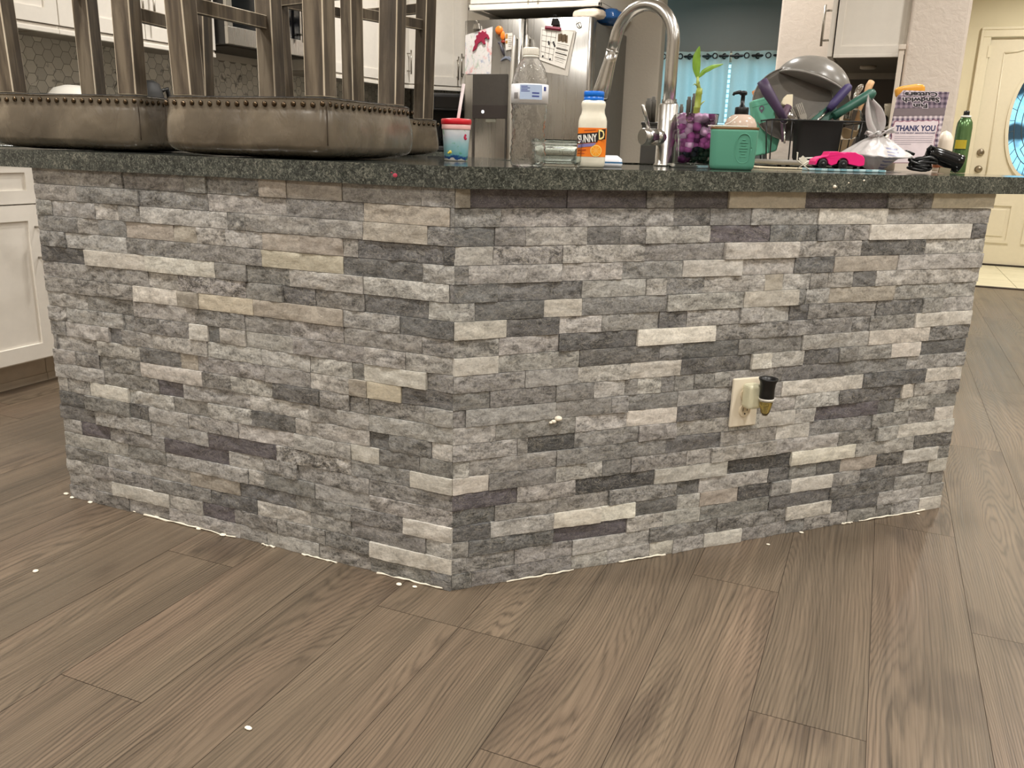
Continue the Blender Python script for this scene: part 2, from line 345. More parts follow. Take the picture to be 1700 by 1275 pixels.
# ------------------------------------------------------------------ the setting
def seamf(mb, x0, x1, y0, y1):
    return mb.pts([(x0, y0, 0), (x1, y0, 0), (x1, y1, 0), (x0, y1, 0)])
mb = MB(); seeds = []; P = .1955; L = 1.34; g = .0006
KN = {-6: -.586, -5: .05, -4: -.126, -3: -.126 + .45, -2: .9, -1: .317, 0: -.145, 1: .83, 2: .322, 3: 1.217, -7: -.126, 4: .55, 5: .1}
KN = {int(k): v for k, v in KN.items()}
for k in range(-19, 24):
    x0 = .669 + P * k; x1 = x0 + P
    ph = KN.get(k, rnd.uniform(0, L)); y = ph - L * 4
    if k in (-3,): ph = -.126; y = ph - L * 4
    while y < 6.1:
        y0 = max(y, -4.2); y1 = min(y + L, 6.1)
        if y1 > y0 + .01 and not (x1 < -2.82):
            o = mb.pts([(x0 + g, y0 + g, 0), (x1 - g, y0 + g, 0), (x1 - g, y1 - g, 0), (x0 + g, y1 - g, 0)]); mb.face((o, o + 1, o + 2, o + 3)); seeds.append(rnd.random())
        y += L
mb.box((-3.1, -4.2, -.05), (5.2, 7.9, -.0015), 1); seeds += [0.5] * 6
fl = struct('floor', mb, [FLOOR, plain('plank_seam', (62, 50, 40), .8)])
at_ = fl.data.attributes.new('seed', 'FLOAT', 'FACE'); at_.data.foreach_set('value', seeds)
mb = MB(); TP = .46
for i in range(9):
    for j in range(4):
        x0 = 1.826 + TP * (i - 2); y0 = 6.115 + TP * j
        mb.box((max(x0, 1.06) + .002, y0 + .002, -.002), (x0 + TP - .002, min(y0 + TP, 7.7) - .002, .006))
mb.box((1.05, 6.1, -.002), (5.2, 7.7, .003), 1); mb.box((1.05, 6.06, -.001), (5.2, 6.112, .008), 2)
tilem = NT('entry_porcelain_tile'); _n = tilem.noise(tilem.coord((2, 9, 1)), 2.5, 5, .6, .8); tilem.set(Base_Color=tilem.ramp(_n, [(.35, lin((206, 200, 172))), (.65, lin((228, 222, 196)))]), Roughness=.3)
struct('floor_entry', mb, [tilem.m, plain('tile_grout', (120, 112, 92), .8), plain('dark_transition_strip', (58, 46, 36), .5)])
CZ = 2.74
mb = MB(); mb.box((-3.1, -4.3, CZ), (5.3, 8.0, CZ + .1)); struct('ceiling', mb, CEIL)
mb = MB(); mb.box((-2.95, -4.2, 0), (-2.80, 4.9, CZ)); wl = struct('wall_left', mb, WALLB)
HGRT = plain('tile_grout_grey', (150, 145, 134), .8)
def hexes(name, par, u0, u1, z0, z1, fn):
    mb = MB(); sd = []; R_ = .0315; a = R_ * .95; i = 0; u = u0
    while u < u1:
        z = z0 + (R_ * .866 if i % 2 else 0)
        while z < z1:
            o = mb.pts([fn(min(max(u + a * math.cos(k * PI / 3), u0), u1), min(max(z + a * math.sin(k * PI / 3), z0), z1), .004) for k in range(6)]); mb.face([o + k for k in range(6)]); sd.append(rnd.random()); z += R_ * 1.732
        u += R_ * 1.5; i += 1
    o = mb.pts([fn(u0, z0, .0025), fn(u1, z0, .0025), fn(u1, z1, .0025), fn(u0, z1, .0025)]); mb.face((o, o + 1, o + 2, o + 3), 1); sd.append(0)
    h = obj(name, mb, [HEX, HGRT], par); A = h.data.attributes.new('seed', 'FLOAT', 'FACE'); A.data.foreach_set('value', sd)
hexes('hexagon_backsplash', wl, .2, 4.735, .918, 1.39, lambda u, z, o: (-2.80 + o, u, z))
mb = MB(); mb.box((-2.80, 4.74, 0), (-.80, 4.86, CZ)); wb = struct('wall_back', mb, WALLB, bevel=.012, seg=3)
hexes('hexagon_backsplash', wb, -2.79, -1.95, .918, 1.39, lambda u, z, o: (u, 4.74 - o, z))
mb = MB(); mb.box((.155, 3.42, 0), (.775, 3.56, CZ)); mb.box((.155, 3.56, 0), (.29, 7.8, CZ)); wr = struct('wall_right', mb, WALLW, bevel=.012, seg=3)
mb = MB(); mb.box((.60, 3.411, .918), (.775, 3.42, 1.37)); mb.box((.30, 3.411, .918), (.6, 3.42, 1.37)); obj('taupe_backsplash', mb, TAUPE, wr)
mb = MB(); mb.box((.775, 2.52, 0), (.995, 7.7, CZ)); we = struct('wall_hall', mb, WALLW, bevel=.012, seg=3)
mb = MB(); mb.box((.765, 2.54, .918), (.775, 3.42, 1.37)); obj('taupe_backsplash', mb, TAUPE, we)
mb = MB(); mb.box((.752, 2.506, .88), (.772, 2.526, 1.385)); mb.box((.748, 2.502, 1.385), (.776, 2.53, 1.405)); struct('trim_1', mb, plain('backsplash_edge_trim', (226, 214, 200), .4), bevel=.002)
mb = MB(); mb.holed([(.98, 0), (5.2, 0), (5.2, CZ), (.98, CZ)], [(1.47, 0.004), (2.44, .004), (2.44, 2.035), (1.47, 2.035)], -.06, .06, 0, Matrix(((1, 0, 0, 0), (0, 0, 1, 7.76), (0, 1, 0, 0), (0, 0, 0, 1))))
struct('wall_entry', mb, WALLY)
mb = MB()
for a, b in (((1.40, 7.668, 0), (1.475, 7.70, 2.03)), ((2.435, 7.668, 0), (2.51, 7.70, 2.03)), ((1.40, 7.668, 2.03), (2.51, 7.70, 2.105))): mb.box(a, b)
for a, b in (((1.388, 7.66, 0), (1.412, 7.70, 2.09)), ((2.498, 7.66, 0), (2.522, 7.70, 2.09)), ((1.388, 7.66, 2.09), (2.522, 7.70, 2.115))): mb.box(a, b)
struct('trim_2', mb, TRIM, bevel=.006)
mb = MB(); mb.box((-4.0, 7.8, 0), (-1.60, 7.95, CZ)); mb.box((.0, 7.8, 0), (.16, 7.95, CZ)); mb.box((-1.60, 7.8, 0), (0, 7.95, 1.20)); mb.box((-1.60, 7.8, 1.90), (0, 7.95, CZ)); struct('wall_den', mb, WALLD)
mb = MB(); mb.box((-4.15, 4.86, 0), (-4.0, 7.95, CZ)); struct('wall_den_left', mb, WALLD)
mb = MB(); mb.box((-3.1, -4.3, 0), (5.3, -4.2, CZ)); struct('wall_front', mb, WALLB)
mb = MB(); mb.box((5.2, -4.2, 0), (5.3, 7.9, CZ)); struct('wall_far_right', mb, WALLY)
mb = MB(); mb.box((.98, 7.683, .0), (1.39, 7.70, .11)); struct('baseboard_entry', mb, TRIM, bevel=.004)
# den window with frame, pane and a lowered blind
wn = MB(); wn.holed([(-1.64, 1.16), (.04, 1.16), (.04, 1.94), (-1.64, 1.94)], [(-1.55, 1.25), (-.05, 1.25), (-.05, 1.85), (-1.55, 1.85)], -.03, .03, 0, Matrix(((1, 0, 0, 0), (0, 0, 1, 7.80), (0, 1, 0, 0), (0, 0, 0, 1))))
wn.box((-.82, 7.78, 1.25), (-.78, 7.82, 1.85)); win = struct('window_1', wn, TRIM)
mb = MB(); mb.box((-1.55, 7.802, 1.25), (-.05, 7.806, 1.85)); obj('window_pane', mb, clear('window_glass', (240, 250, 255), 0., 1.05), win)
mb = MB()
for i in range(13): mb.box((-1.56, -.02, -.0012), (-.04, .02, .0012), 0, Matrix.Translation((0, 7.86, 1.27 + i * .048)) @ Matrix.Rotation(.35, 4, 'X'))
tag(obj('window_blind', mb, plain('blind_slat', (214, 236, 240), .5)), 'white slatted blind in the den window behind the sheer curtains', 'blind')
CURT = m_curtain()
def curtain(x0, x1, label, nf, ph):
    t = thing('sheer_curtain', label, 'curtain', ((x0 + x1) / 2, 7.70, 1.26), 0, 'pale curtains on the den window'); w = x1 - x0
    def fn(u, v): return ((u - .5) * w, .030 * math.sin(u * nf * 2 * PI + ph) * (1 - .25 * v) + .006 * math.sin(u * 41 + v * 3), v * .69)
    mb = MB(); mb.sheet(fn, 90, 8); obj('curtain_cloth', mb, CURT, t)
    mb = MB(); mb.sheet(lambda u, v: (lambda p: (p[0], p[1] - .004, .60 + v * .09))(fn(u, .9)), 90, 2); obj('curtain_header', mb, CURT, t)
    for k in range(int(nf * 2)):
        u = (k + .5 - ph / PI) / (nf * 2)
        if not 0.02 < u < .98: continue
        p = fn(u, .93); mb = MB(); mb.tube([(p[0] + .024 * math.cos(a * PI / 8), p[1] - .004 , .645 + .024 * math.sin(a * PI / 8)) for a in range(17)], .006, 6); obj('grommet', mb, BLKWIRE, t)
curtain(-1.62, -.83, 'left sheer curtain hanging behind the tap and the plant', 4.5, .4)
curtain(-.81, .02, 'right sheer curtain hanging behind the soap pump and grey bowl', 4, .2)
t = thing('curtain_rod', 'thin black curtain rod across the top of the den curtains', 'curtain rod', (0, 7.70, 1.905))
mb = MB(); mb.tube([(-1.72, 0, 0), (.09, 0, 0)], .012, 10); obj('rod', mb, BLKWIRE, t)
for x in (-1.70, .07):
    mb = MB(); mb.ball((x, 0, 0), .02, 10, 6); mb.tube([(x, 0, 0), (x, .098, 0)], .006, 8); obj('bracket', mb, BLKWIRE, t)
# front door with oval glass
d = MB(); OX, OZ, OA, OB = 1.962, 1.32, .227, .49
MD = lambda y: Matrix(((1, 0, 0, 0), (0, 0, 1, y), (0, 1, 0, 0), (0, 0, 0, 1)))
ell = lambda k: [(OX + OA * k * math.cos(a * PI / 24), OZ + OB * (1 + (k - 1) * .5) * math.sin(a * PI / 24)) for a in range(48)]
d.holed([(1.478, .022), (2.432, .022), (2.432, 2.03), (1.478, 2.03)], ell(1.04), -.022, .022, 0, MD(7.725)); door = struct('door_1', d, DOORP)
mb = MB(); mb.holed(ell(1.12), ell(1.0), -.014, .014, 0, MD(7.700)); obj('oval_glass_frame', mb, DOORP, door, bevel=.006)
mb = MB(); mb.prism(ell(1.05), -.003, .003, 0, MD(7.725)); obj('oval_glass', mb, m_doorglass(), door)
mb = MB(); K = plain('lead_came', (70, 78, 84), .5)
for k in (.80, .55): mb.tube([(OX + OA * k * math.cos(a * PI / 24), 7.718, OZ + OB * k * math.sin(a * PI / 24)) for a in range(49)], .004, 6)
for a in range(28):
    ca, sa = math.cos(a * PI / 14), math.sin(a * PI / 14); mb.tube([(OX + OA * .8 * ca, 7.718, OZ + OB * .8 * sa), (OX + OA * ca, 7.718, OZ + OB * sa)], .003, 5)
mb.tube([(OX - .10, 7.718, OZ - .25), (OX, 7.718, OZ - .10), (OX + .10, 7.718, OZ - .25), (OX, 7.718, OZ - .40), (OX - .10, 7.718, OZ - .25)], .004, 6); obj('leaded_pattern', mb, K, door)
def mould(x0, x1, z0, z1):
    mb = MB(); mb.holed([(x0, z0), (x1, z0), (x1, z1), (x0, z1)], [(x0 + .028, z0 + .028), (x1 - .028, z0 + .028), (x1 - .028, z1 - .028), (x0 + .028, z1 - .028)], -.008, .008, 0, MD(7.700)); mb.box((x0 + .06, 7.696, z0 + .06), (x1 - .06, 7.706, z1 - .06)); obj('raised_panel', mb, DOORP, door, bevel=.006)
mould(1.60, 1.90, .22, .59); mould(2.00, 2.31, .22, .59)
mb = MB(); mb.tube([(1.60, 7.70, 1.90), (1.70, 7.70, 1.91), (1.80, 7.70, 1.94), (1.96, 7.70, 1.96), (2.12, 7.70, 1.94), (2.31, 7.70, 1.90)], .009, 8); mb.tube([(1.62, 7.70, .72), (1.615, 7.70, 1.3), (1.60, 7.70, 1.90)], .007, 8); obj('panel_moulding', mb, DOORP, door)
NICK = m_steel('satin_nickel', (150, 140, 124), .3, (90, 90, 90))
mb = MB(); MY = Matrix.Rotation(PI / 2, 4, 'X')
mb.lathe([(.032, 0), (.032, .006), (.014, .010), (.014, .03), (.028, .04), (.03, .055), (.02, .066), (0, .068)], 20, (1.548, 7.703, .885), 0, True, MY); obj('door_knob', mb, NICK, door)
mb = MB(); mb.lathe([(.032, 0), (.03, .012), (.022, .018), (0, .02)], 20, (1.544, 7.703, 1.035), 0, True, MY); obj('deadbolt', mb, NICK, door)
mb = MB(); mb.box((1.462, 7.662, 1.86), (1.486, 7.704, 1.96)); obj('hinge', mb, TRIM, door)
mb = MB(); mb.box((1.47, 7.69, .006), (2.44, 7.76, .022)); obj('threshold', mb, plain('door_sweep', (40, 33, 26), .6), door)
# ------------------------------------------------------------------ the island: stone-clad base under a granite top
island = thing('kitchen_island', 'grey split stone clad kitchen island with an angled front under the granite worktop', 'kitchen island', (0, 0, 0))
RU = Vector((.70711, .70711, 0)); RN = Vector((.70711, -.70711, 0)); RL = 1.458; LL = 1.17; ZT = .876; PT = ZT / 23
mb = MB(); inn = .012
core = [(-LL + .01, inn), (-.005, inn), (RU.x * (RL - .01) - .7071 * inn, RU.y * (RL - .01) + .7071 * inn), (RU.x * (RL - .01) - .62, RU.y * (RL - .01) + .62), (.12, 1.05), (-LL + .01, 1.05)]
mb.prism(core, 0, ZT - .001); obj('base_carcass', mb, CAB, island)
TONES = dict(k=(80, 80, 81), d=(106, 106, 106), m=(130, 129, 127), g=(150, 148, 145), l=(168, 166, 162), w=(200, 196, 188), W=(220, 216, 205), y=(196, 188, 170), t=(164, 157, 147), p=(98, 94, 99), v=(136, 134, 132))
def cladding(name, rows, side, label):
    r = random.Random(11 if side == 'L' else 23); mb = MB(); tone = []; seed = []; con = []
    if side == 'L': org, u, n, S = Vector((0, 0, 0)), Vector((-1, 0, 0)), Vector((0, -1, 0)), LL
    else: org, u, n, S = Vector((0, 0, 0)), RU, RN, RL
    for i, row in enumerate(rows):
        z1 = ZT - i * PT; z0 = z1 - PT; it = [(int(q[:-1]) / 1000, q[-1]) for q in row.split()]
        jit = r.uniform(-.006, .004)
        spans = []
        for k, (s, c) in enumerate(it):
            if side == 'L': spans.append((it[k + 1][0] if k + 1 < len(it) else 0., s if k else S + jit, c))
            else: spans.append((s, it[k + 1][0] if k + 1 < len(it) else S + jit, c))
        for s0, s1, c in spans:
            if s1 - s0 < .004: continue
            base = r.uniform(-.0016, .0022); amp = r.uniform(.7, 1.5); tl = r.uniform(-.0025, .0025); sd = r.random()
            if c in 'dkp': base -= .0015
            if c in 'wWy': base += .0018
            if r.random() < .10: base += .0025
            col = TONES[c]; j = r.uniform(.94, 1.06); cc = lin(tuple(min(255, q * j * (1 + e)) for q, e in zip(col, (r.uniform(-.006, .012), 0, r.uniform(-.012, .008)))))
            kk = {'v': 1.7, 'd': .95, 'k': .9, 'm': 1.0, 'g': .92, 'l': .82, 'w': .46, 'W': .36, 'y': .26, 't': .45, 'p': .7}[c] * r.uniform(.8, 1.2)
            g = .0005; a, b, lo, hi = s0 + g, s1 - g, z0 + g, z1 - g
            nu = max(2, int((b - a) / .0065)); nv = 6
            o = len(mb.v)
            for jv in range(nv + 1):
                for iu in range(nu + 1):
                    s = a + (b - a) * iu / nu; z = lo + (hi - lo) * jv / nv
                    q = Vector((s * 1.0 + sd * 50, z * 1.3, sd * 9))
                    h = base + tl * (2 * iu / nu - 1) + amp * (.0018 * noise.noise(q * 17) + .0016 * noise.noise(q * 48) + .0012 * noise.noise(q * 120))
                    if iu in (0, nu) or jv in (0, nv): h -= .0007
                    h = max(h, -.006)
                    mb.v.append(org + u * s + n * h + Vector((0, 0, z)))
            nf = len(mb.f); W = nu + 1; fl_ = side == 'R'
            def F(q, sm=True): mb.face(q if fl_ else q[::-1], 0, sm)
            for jv in range(nv):
                for iu in range(nu): x = o + jv * W + iu; F((x, x + 1, x + W + 1, x + W))
            # skirt back to the wall
            ring = [o + i for i in range(W)] + [o + jv * W + nu for jv in range(1, nv + 1)] + [o + nv * W + i for i in range(nu - 1, -1, -1)] + [o + jv * W for jv in range(nv - 1, 0, -1)]
            m_ = len(ring); oa = mb.pts([mb.v[q].copy() for q in ring]); ob = len(mb.v)
            for q in ring:
                p = mb.v[q]; dd = (p - org).dot(n); mb.v.append(p - n * (dd + .011))
            for q in range(m_): F((oa + (q + 1) % m_, oa + q, ob + q, ob + (q + 1) % m_), False)
            k_ = len(mb.f) - nf; tone += [(*cc, 1)] * k_; seed += [sd] * k_; con += [kk] * k_
    o = obj(name, mb, STONE, island, label=label); me = o.data
    A = me.attributes.new('tone', 'FLOAT_COLOR', 'FACE'); A.data.foreach_set('color', [x for t_ in tone for x in t_])
    A = me.attributes.new('seed', 'FLOAT', 'FACE'); A.data.foreach_set('value', seed)
    A = me.attributes.new('contrast', 'FLOAT', 'FACE'); A.data.foreach_set('value', con)
    return o
cladding('stone_cladding', STL.split('\n'), 'L', 'left face of grey ledger stone')
cladding('stone_cladding', STR.split('\n'), 'R', 'right face of grey ledger stone')
def wallpt(side, s, z, h=0.):
    return (Vector((-s, -h, z)) if side == 'L' else RU * s + RN * h + Vector((0, 0, z)))
r = random.Random(3)
for s, z, q in ((.243, .382, 1.), (.232, .376, .7), (.225, .374, .5)):
    mb = MB(); mb.ball(wallpt('R', s, z, .004), .0075 * q, 10, 6, 0, (1.2, 1.2, .75)); obj('grout_dab', mb, GROUT, island)
for a, b in ((.13, .30), (.42, .55), (1.10, 1.14), (1.16, 1.40)):
    pts = [wallpt('R', a + (b - a) * i / 12, .0022 + r.uniform(-.001, .002), .0045) for i in range(13)]; mb = MB(); mb.tube(pts, [.0022 * r.uniform(.5, 1.3) for _ in pts], 6); obj('grout_line', mb, GROUT, island)
for a, b in ((.02, .19), (.30, .40), (.48, .52), (.60, .9)):
    pts = [wallpt('L', a + (b - a) * i / 12, .0020 + r.uniform(-.001, .0025), .004) for i in range(13)]; mb = MB(); mb.tube(pts, [.0024 * r.uniform(.3, 1.4) for _ in pts], 6); obj('grout_line', mb, GROUT, island)
# worktop with a sink cut-out
OLh = .012; ORh = .024
cx = OLh * math.tan(PI / 8) * .5 + .006
ext = 1.75
A0 = Vector((-1.52, -OLh)); B0 = Vector((cx, -OLh)); 
c0 = RU * ext + RN * ORh
top = [(-1.52, -OLh), (.006, -OLh), (.024 , -.010), (c0.x, c0.y), (c0.x - .74, c0.y + .74), (.10, 1.42), (-1.52, 1.42)]
su, sv = Vector((.70711, .70711)), Vector((-.70711, .70711)); sc = Vector((.20, .86)) + sv * .30
hole = [tuple(sc + su * (.34 * a) + sv * (.19 * b)) for a, b in ((-1, -.8), (-.9, -1), (.9, -1), (1, -.8), (1, .8), (.9, 1), (-.9, 1), (-1, .8))]
mb = MB(); mb.holed(top, hole, ZT, .918)
ct = tag(obj('granite_worktop', mb, [GRANITE, GREDGE], bevel=.0042, seg=3, bmat=1), 'dark green speckled granite worktop covering the stone clad island', 'worktop')
E0 = at(672, 290, 1.62); 
mb = MB(); mb.ball((-.128, -OLh + .0005, .896), .0052, 10, 6, 0, (1.2, .22, .9)); mb.ball((-.136, -OLh + .0005, .901), .003, 8, 5, 0, (1.3, .22, .6)); obj('paint_smudge', mb, plain('pink_red_smudge', (176, 60, 82), .7), ct)
for s, z, q in ((.915, .889, 1.), (.955, .898, .5), (1.0, .904, .6)):
    mb = MB(); mb.ball(RU * s + RN * (ORh - .0008) + Vector((0, 0, z)), .0052 * q, 10, 6, 0, (1, 1, .8)); obj('grout_dab', mb, GROUT, ct)
t = thing('kitchen_sink', 'stainless undermount sink set into the granite behind the tap', 'sink', (sc.x, sc.y, .70), PI / 4)
mb = MB()
for a, b in (((-.35, -.2, 0), (.35, .2, .006)), ((-.35, -.2, 0), (-.342, .2, .175)), ((.342, -.2, 0), (.35, .2, .175)), ((-.35, -.2, 0), (.35, -.192, .175)), ((-.35, .192, 0), (.35, .2, .175))): mb.box(a, b)
obj('basin', mb, STEEL, t); mb = MB(); mb.lathe([(.045, .006), (.045, .009), (.03, .007), (0, .006)], 20); obj('drain', mb, CHROME, t)
# outlet and plug-in freshener on the right face
oc = wallpt('R', .738, .378, .0055); OM = Matrix.Rotation(PI / 4, 4, 'Z')
t = thing('wall_outlet', 'white double outlet cover plate on the right stone face', 'outlet', oc, PI / 4)
mb = MB(); mb.box((-.0385, -.004, -.061), (.0385, .004, .061)); obj('cover_plate', mb, PLATEW, t, bevel=.003)
for z in (.020, -.020):
    mb = MB(); mb.lathe([(.0165, 0), (.0165, .0025), (.0158, .003), (0, .003)], 24, (0, -.0038, z), 0, False, Matrix.Rotation(PI / 2, 4, 'X')); rc = obj('receptacle', mb, plain('receptacle_white', (222, 208, 182), .35), t)
    mb = MB()
    for x in (-.006, .006): mb.box((x - .0009, -.0072, z - .001), (x + .0009, -.0066, z + .007))
    mb.lathe([(.0022, 0), (.0022, .0006), (0, .0006)], 10, (0, -.0066, z - .008), 0, False, Matrix.Rotation(PI / 2, 4, 'X')); obj('slots', mb, BLACK, rc)
t = thing('plug_in_air_freshener', 'plug-in air freshener with a black cap and amber oil in the outlet', 'air freshener', tuple(Vector(oc) + RN * .007), PI / 4)
mb = MB(); mb.box((-.017, -.034, -.008), (.021, -.001, .052)); obj('plug_body', mb, plain('ivory_plug', (224, 220, 190), .4), t, bevel=.008, seg=3)
mb = MB(); mb.lathe([(.0, .0), (.014, .0), (.0165, -.004), (.0165, -.006), (.0145, -.02), (.011, -.036), (.006, -.045), (0, -.046)][::-1], 28, (.020, -.048, .026)); amb = obj('oil_vial', mb, clear('vial_glass', (240, 240, 225), .03, 1.35), t, label='clear glass vial')
mb = MB(); mb.lathe([(0, -.043), (.005, -.042), (.0095, -.035), (.0128, -.021), (.0138, -.012), (0, -.012)], 24, (.020, -.048, .026)); obj('amber_oil', mb, clear('amber_oil', (204, 184, 116), .02, 1.33), amb)
mb = MB(); mb.lathe([(.0175, -.003), (.0172, .004), (.0168, .02), (.018, .034), (.0225, .044), (.0225, .046), (.019, .044), (.0135, .034), (.0135, .02), (0, .02)], 32, (.020, -.048, .026)); obj('black_cap', mb, plain('satin_black_cap', (12, 12, 13), .4), t)
mb = MB(); mb.lathe([(.0165, -.007), (.0178, -.006), (.0178, -.002), (.0165, -.002)], 28, (.020, -.048, .026)); obj('clear_collar', mb, WHITE, t)
mb = MB(); mb.ball((.020, -.048, .046), .011, 14, 8, 0, (1, 1, .8)); obj('wick_dome', mb, WHITE, t)
# white grout crumbs on the floor along the base
spots = [(112, 820), (122, 826), (152, 834), (263, 858), (226, 849), (332, 878), (318, 869), (372, 888), (62, 948), (664, 970), (690, 974), (415, 1208), (1524, 854), (1330, 885), (1275, 905)]
for k, (px, py) in enumerate(spots):
    p = on(px, py, 'Z', 0.0); mb = MB(); q = r.uniform(.7, 1.25)
    mb.ball((0, 0, 0), .0058 * q, 8, 6, 0, (r.uniform(1.0, 1.5), r.uniform(.8, 1.1), .42))
    for v in mb.v: v += Vector((noise.noise(v * 300 + Vector((k, 0, 0))), noise.noise(v * 300 + Vector((0, k, 0))), 0)) * .0012
    o = tag(obj('grout_crumb', mb, GROUT, loc=(p.x, p.y - (.004 if k < 12 else 0), .0022)), 'small white grout crumb on the plank floor near the island base', 'crumb', 'white grout crumbs on the floor')
# ------------------------------------------------------------------ kitchen cabinets
def bar_handle(parent, p, axis, length, out, r=.0055):
    """bar pull: p = centre on the door face, axis = bar direction, out = outward normal"""
    p, a, n = Vector(p), Vector(axis), Vector(out); mb = MB()
    mb.tube([p + n * .032 - a * length / 2, p + n * .032 + a * length / 2], r, 10)
    for k in (-.36, .36): mb.tube([p + a * length * k, p + a * length * k + n * .032], r * .75, 8)
    return obj('handle', mb, HANDLE, parent)
def shaker(parent, name, x0, x1, z0, z1, hside=None, hz=None, horiz=False, fr=.058):
    """door on local plane y=0 facing -y"""
    mb = MB(); M = Matrix(((1, 0, 0, 0), (0, 0, 1, -.010), (0, 1, 0, 0), (0, 0, 0, 1)))
    f = min(fr, (z1 - z0) * .3)
    mb.holed([(x0, z0), (x1, z0), (x1, z1), (x0, z1)], [(x0 + f, z0 + f), (x1 - f, z0 + f), (x1 - f, z1 - f), (x0 + f, z1 - f)], -.010, .010, 0, M)
    mb.box((x0 + f - .004, -.012, z0 + f - .004), (x1 - f + .004, -.004, z1 - f + .004))
    dr = obj(name, mb, CAB, parent, bevel=.0012, seg=1)
    if horiz: bar_handle(dr, ((x0 + x1) / 2, -.02, (z0 + z1) / 2), (1, 0, 0), .16, (0, -1, 0))
    elif hside is not None:
        x = x0 + .032 if hside == 'l' else x1 - .032
        bar_handle(dr, (x, -.02, hz), (0, 0, 1), .16, (0, -1, 0))
    return dr
def upper(label, loc, rz, w, depth, h, doors, rail=True, grp=None, hz=.14):
    t = thing('wall_cabinet', label, 'cabinet', loc, rz, grp); mb = MB(); mb.box((0, .002, .022), (w, depth, h)); obj('cabinet_box', mb, CAB, t, bevel=.001)
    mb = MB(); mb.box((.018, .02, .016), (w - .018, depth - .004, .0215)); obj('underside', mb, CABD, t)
    if rail:
        mb = MB(); mb.box((0, -.018, 0), (w, .004, .018)); mb.box((0, -.012, .018), (w, .004, .03)); obj('light_rail', mb, CAB, t, bevel=.002)
    for x0, x1, hs in doors: shaker(t, 'door', x0 + .002, x1 - .002, .034, h - .004, hs, .034 + hz)
    return t
def base(label, loc, rz, w, doors, depth=.60, grp=None, drawer=True):
    t = thing('base_cabinet', label, 'cabinet', loc, rz, grp); mb = MB(); mb.box((0, .002, .105), (w, depth, .876)); obj('cabinet_box', mb, CAB, t)
    mb = MB(); mb.box((0, .06, 0), (w, depth, .105)); mb.box((0, .055, .0), (w, .06, .03)); obj('toe_kick', mb, plain('toe_kick_board', (178, 164, 146), .6), t)
    for x0, x1, hs in doors:
        if drawer: shaker(t, 'drawer', x0 + .002, x1 - .002, .705, .866, None, None, True)
        shaker(t, 'door', x0 + .002, x1 - .002, .115, .70 if drawer else .866, hs, .56)
    return t
# left wall run, fronts face +X: local x runs along +Y (rz = +90 deg), local y runs to -X (into the wall)
UX = -2.47; BX = -2.185; R90 = PI / 2; UG = 'white wall cabinets on the left kitchen wall'
upper('white wall cabinet at the near end of the left wall', (UX, .29, 1.358), R90, .92, .33, .98, [(0, .46, 'r'), (.46, .92, 'l')], grp=UG)
upper('white wall cabinet seen between the legs of the left stool', (UX, 1.212, 1.358), R90, .92, .33, .98, [(0, .46, 'r'), (.46, .92, 'l')], grp=UG)
upper('short white wall cabinet above the microwave', (UX, 2.14, 1.86), R90, .76, .33, .48, [(0, .38, 'r'), (.38, .76, 'l')], rail=False, grp=UG)
upper('white two door wall cabinet right of the microwave', (UX, 2.905, 1.345), R90, .855, .33, .98, [(0, .43, 'r'), (.43, .855, 'l')], grp=UG)
upper('narrow white wall cabinet with a bar handle beside the corner cabinet', (UX, 3.762, 1.345), R90, .34, .33, .98, [(0, .34, 'r')], grp=UG)
upper('white diagonal corner wall cabinet left of the fridge', (UX, 4.105, 1.345), PI / 4, .40, .30, .98, [(0, .40, 'r')], hz=.12)
upper('white wall cabinet with a bar handle hard against the fridge', (-2.187, 4.388, 1.345), 0, .235, .35, .98, [(0, .235, 'l')])
BG = 'white base cabinets on the left kitchen wall'
base('white base cabinet with drawer seen at the left edge of the photo', (BX, .12, 0), R90, .68, [(.0, .68, 'r')], grp=BG)
base('white base cabinet half hidden by the left end of the stone island', (BX, .802, 0), R90, .90, [(0, .45, 'l'), (.45, .90, 'r')], grp=BG)
base('white base cabinet on the left wall just before the range', (BX, 1.704, 0), R90, .44, [(0, .44, 'l')], grp=BG)
base('white base cabinet on the left wall just past the range', (BX, 2.915, 0), R90, .98, [(0, .49, 'r'), (.49, .98, 'l')], grp=BG)
mb = MB(); mb.box((-2.79, .10, .876), (-2.15, 2.145, .916)); tag(obj('granite_worktop', mb, GRANITE, bevel=.003), 'granite worktop on the left wall cabinets before the range', 'worktop', )
mb = MB(); mb.prism([(-2.79, 2.91), (-2.15, 2.91), (-2.15, 3.9), (-1.96, 4.1), (-1.96, 4.73), (-2.79, 4.73)], .876, .916); tag(obj('granite_worktop', mb, GRANITE, bevel=.003), 'granite worktop in the back corner between the range and the fridge', 'worktop')
mb = MB(); mb.box((-2.78, 3.91, .0), (-1.985, 4.72, .875)); tag(obj('base_cabinet', mb, CAB), 'blind white corner base cabinet beside the fridge', 'cabinet')
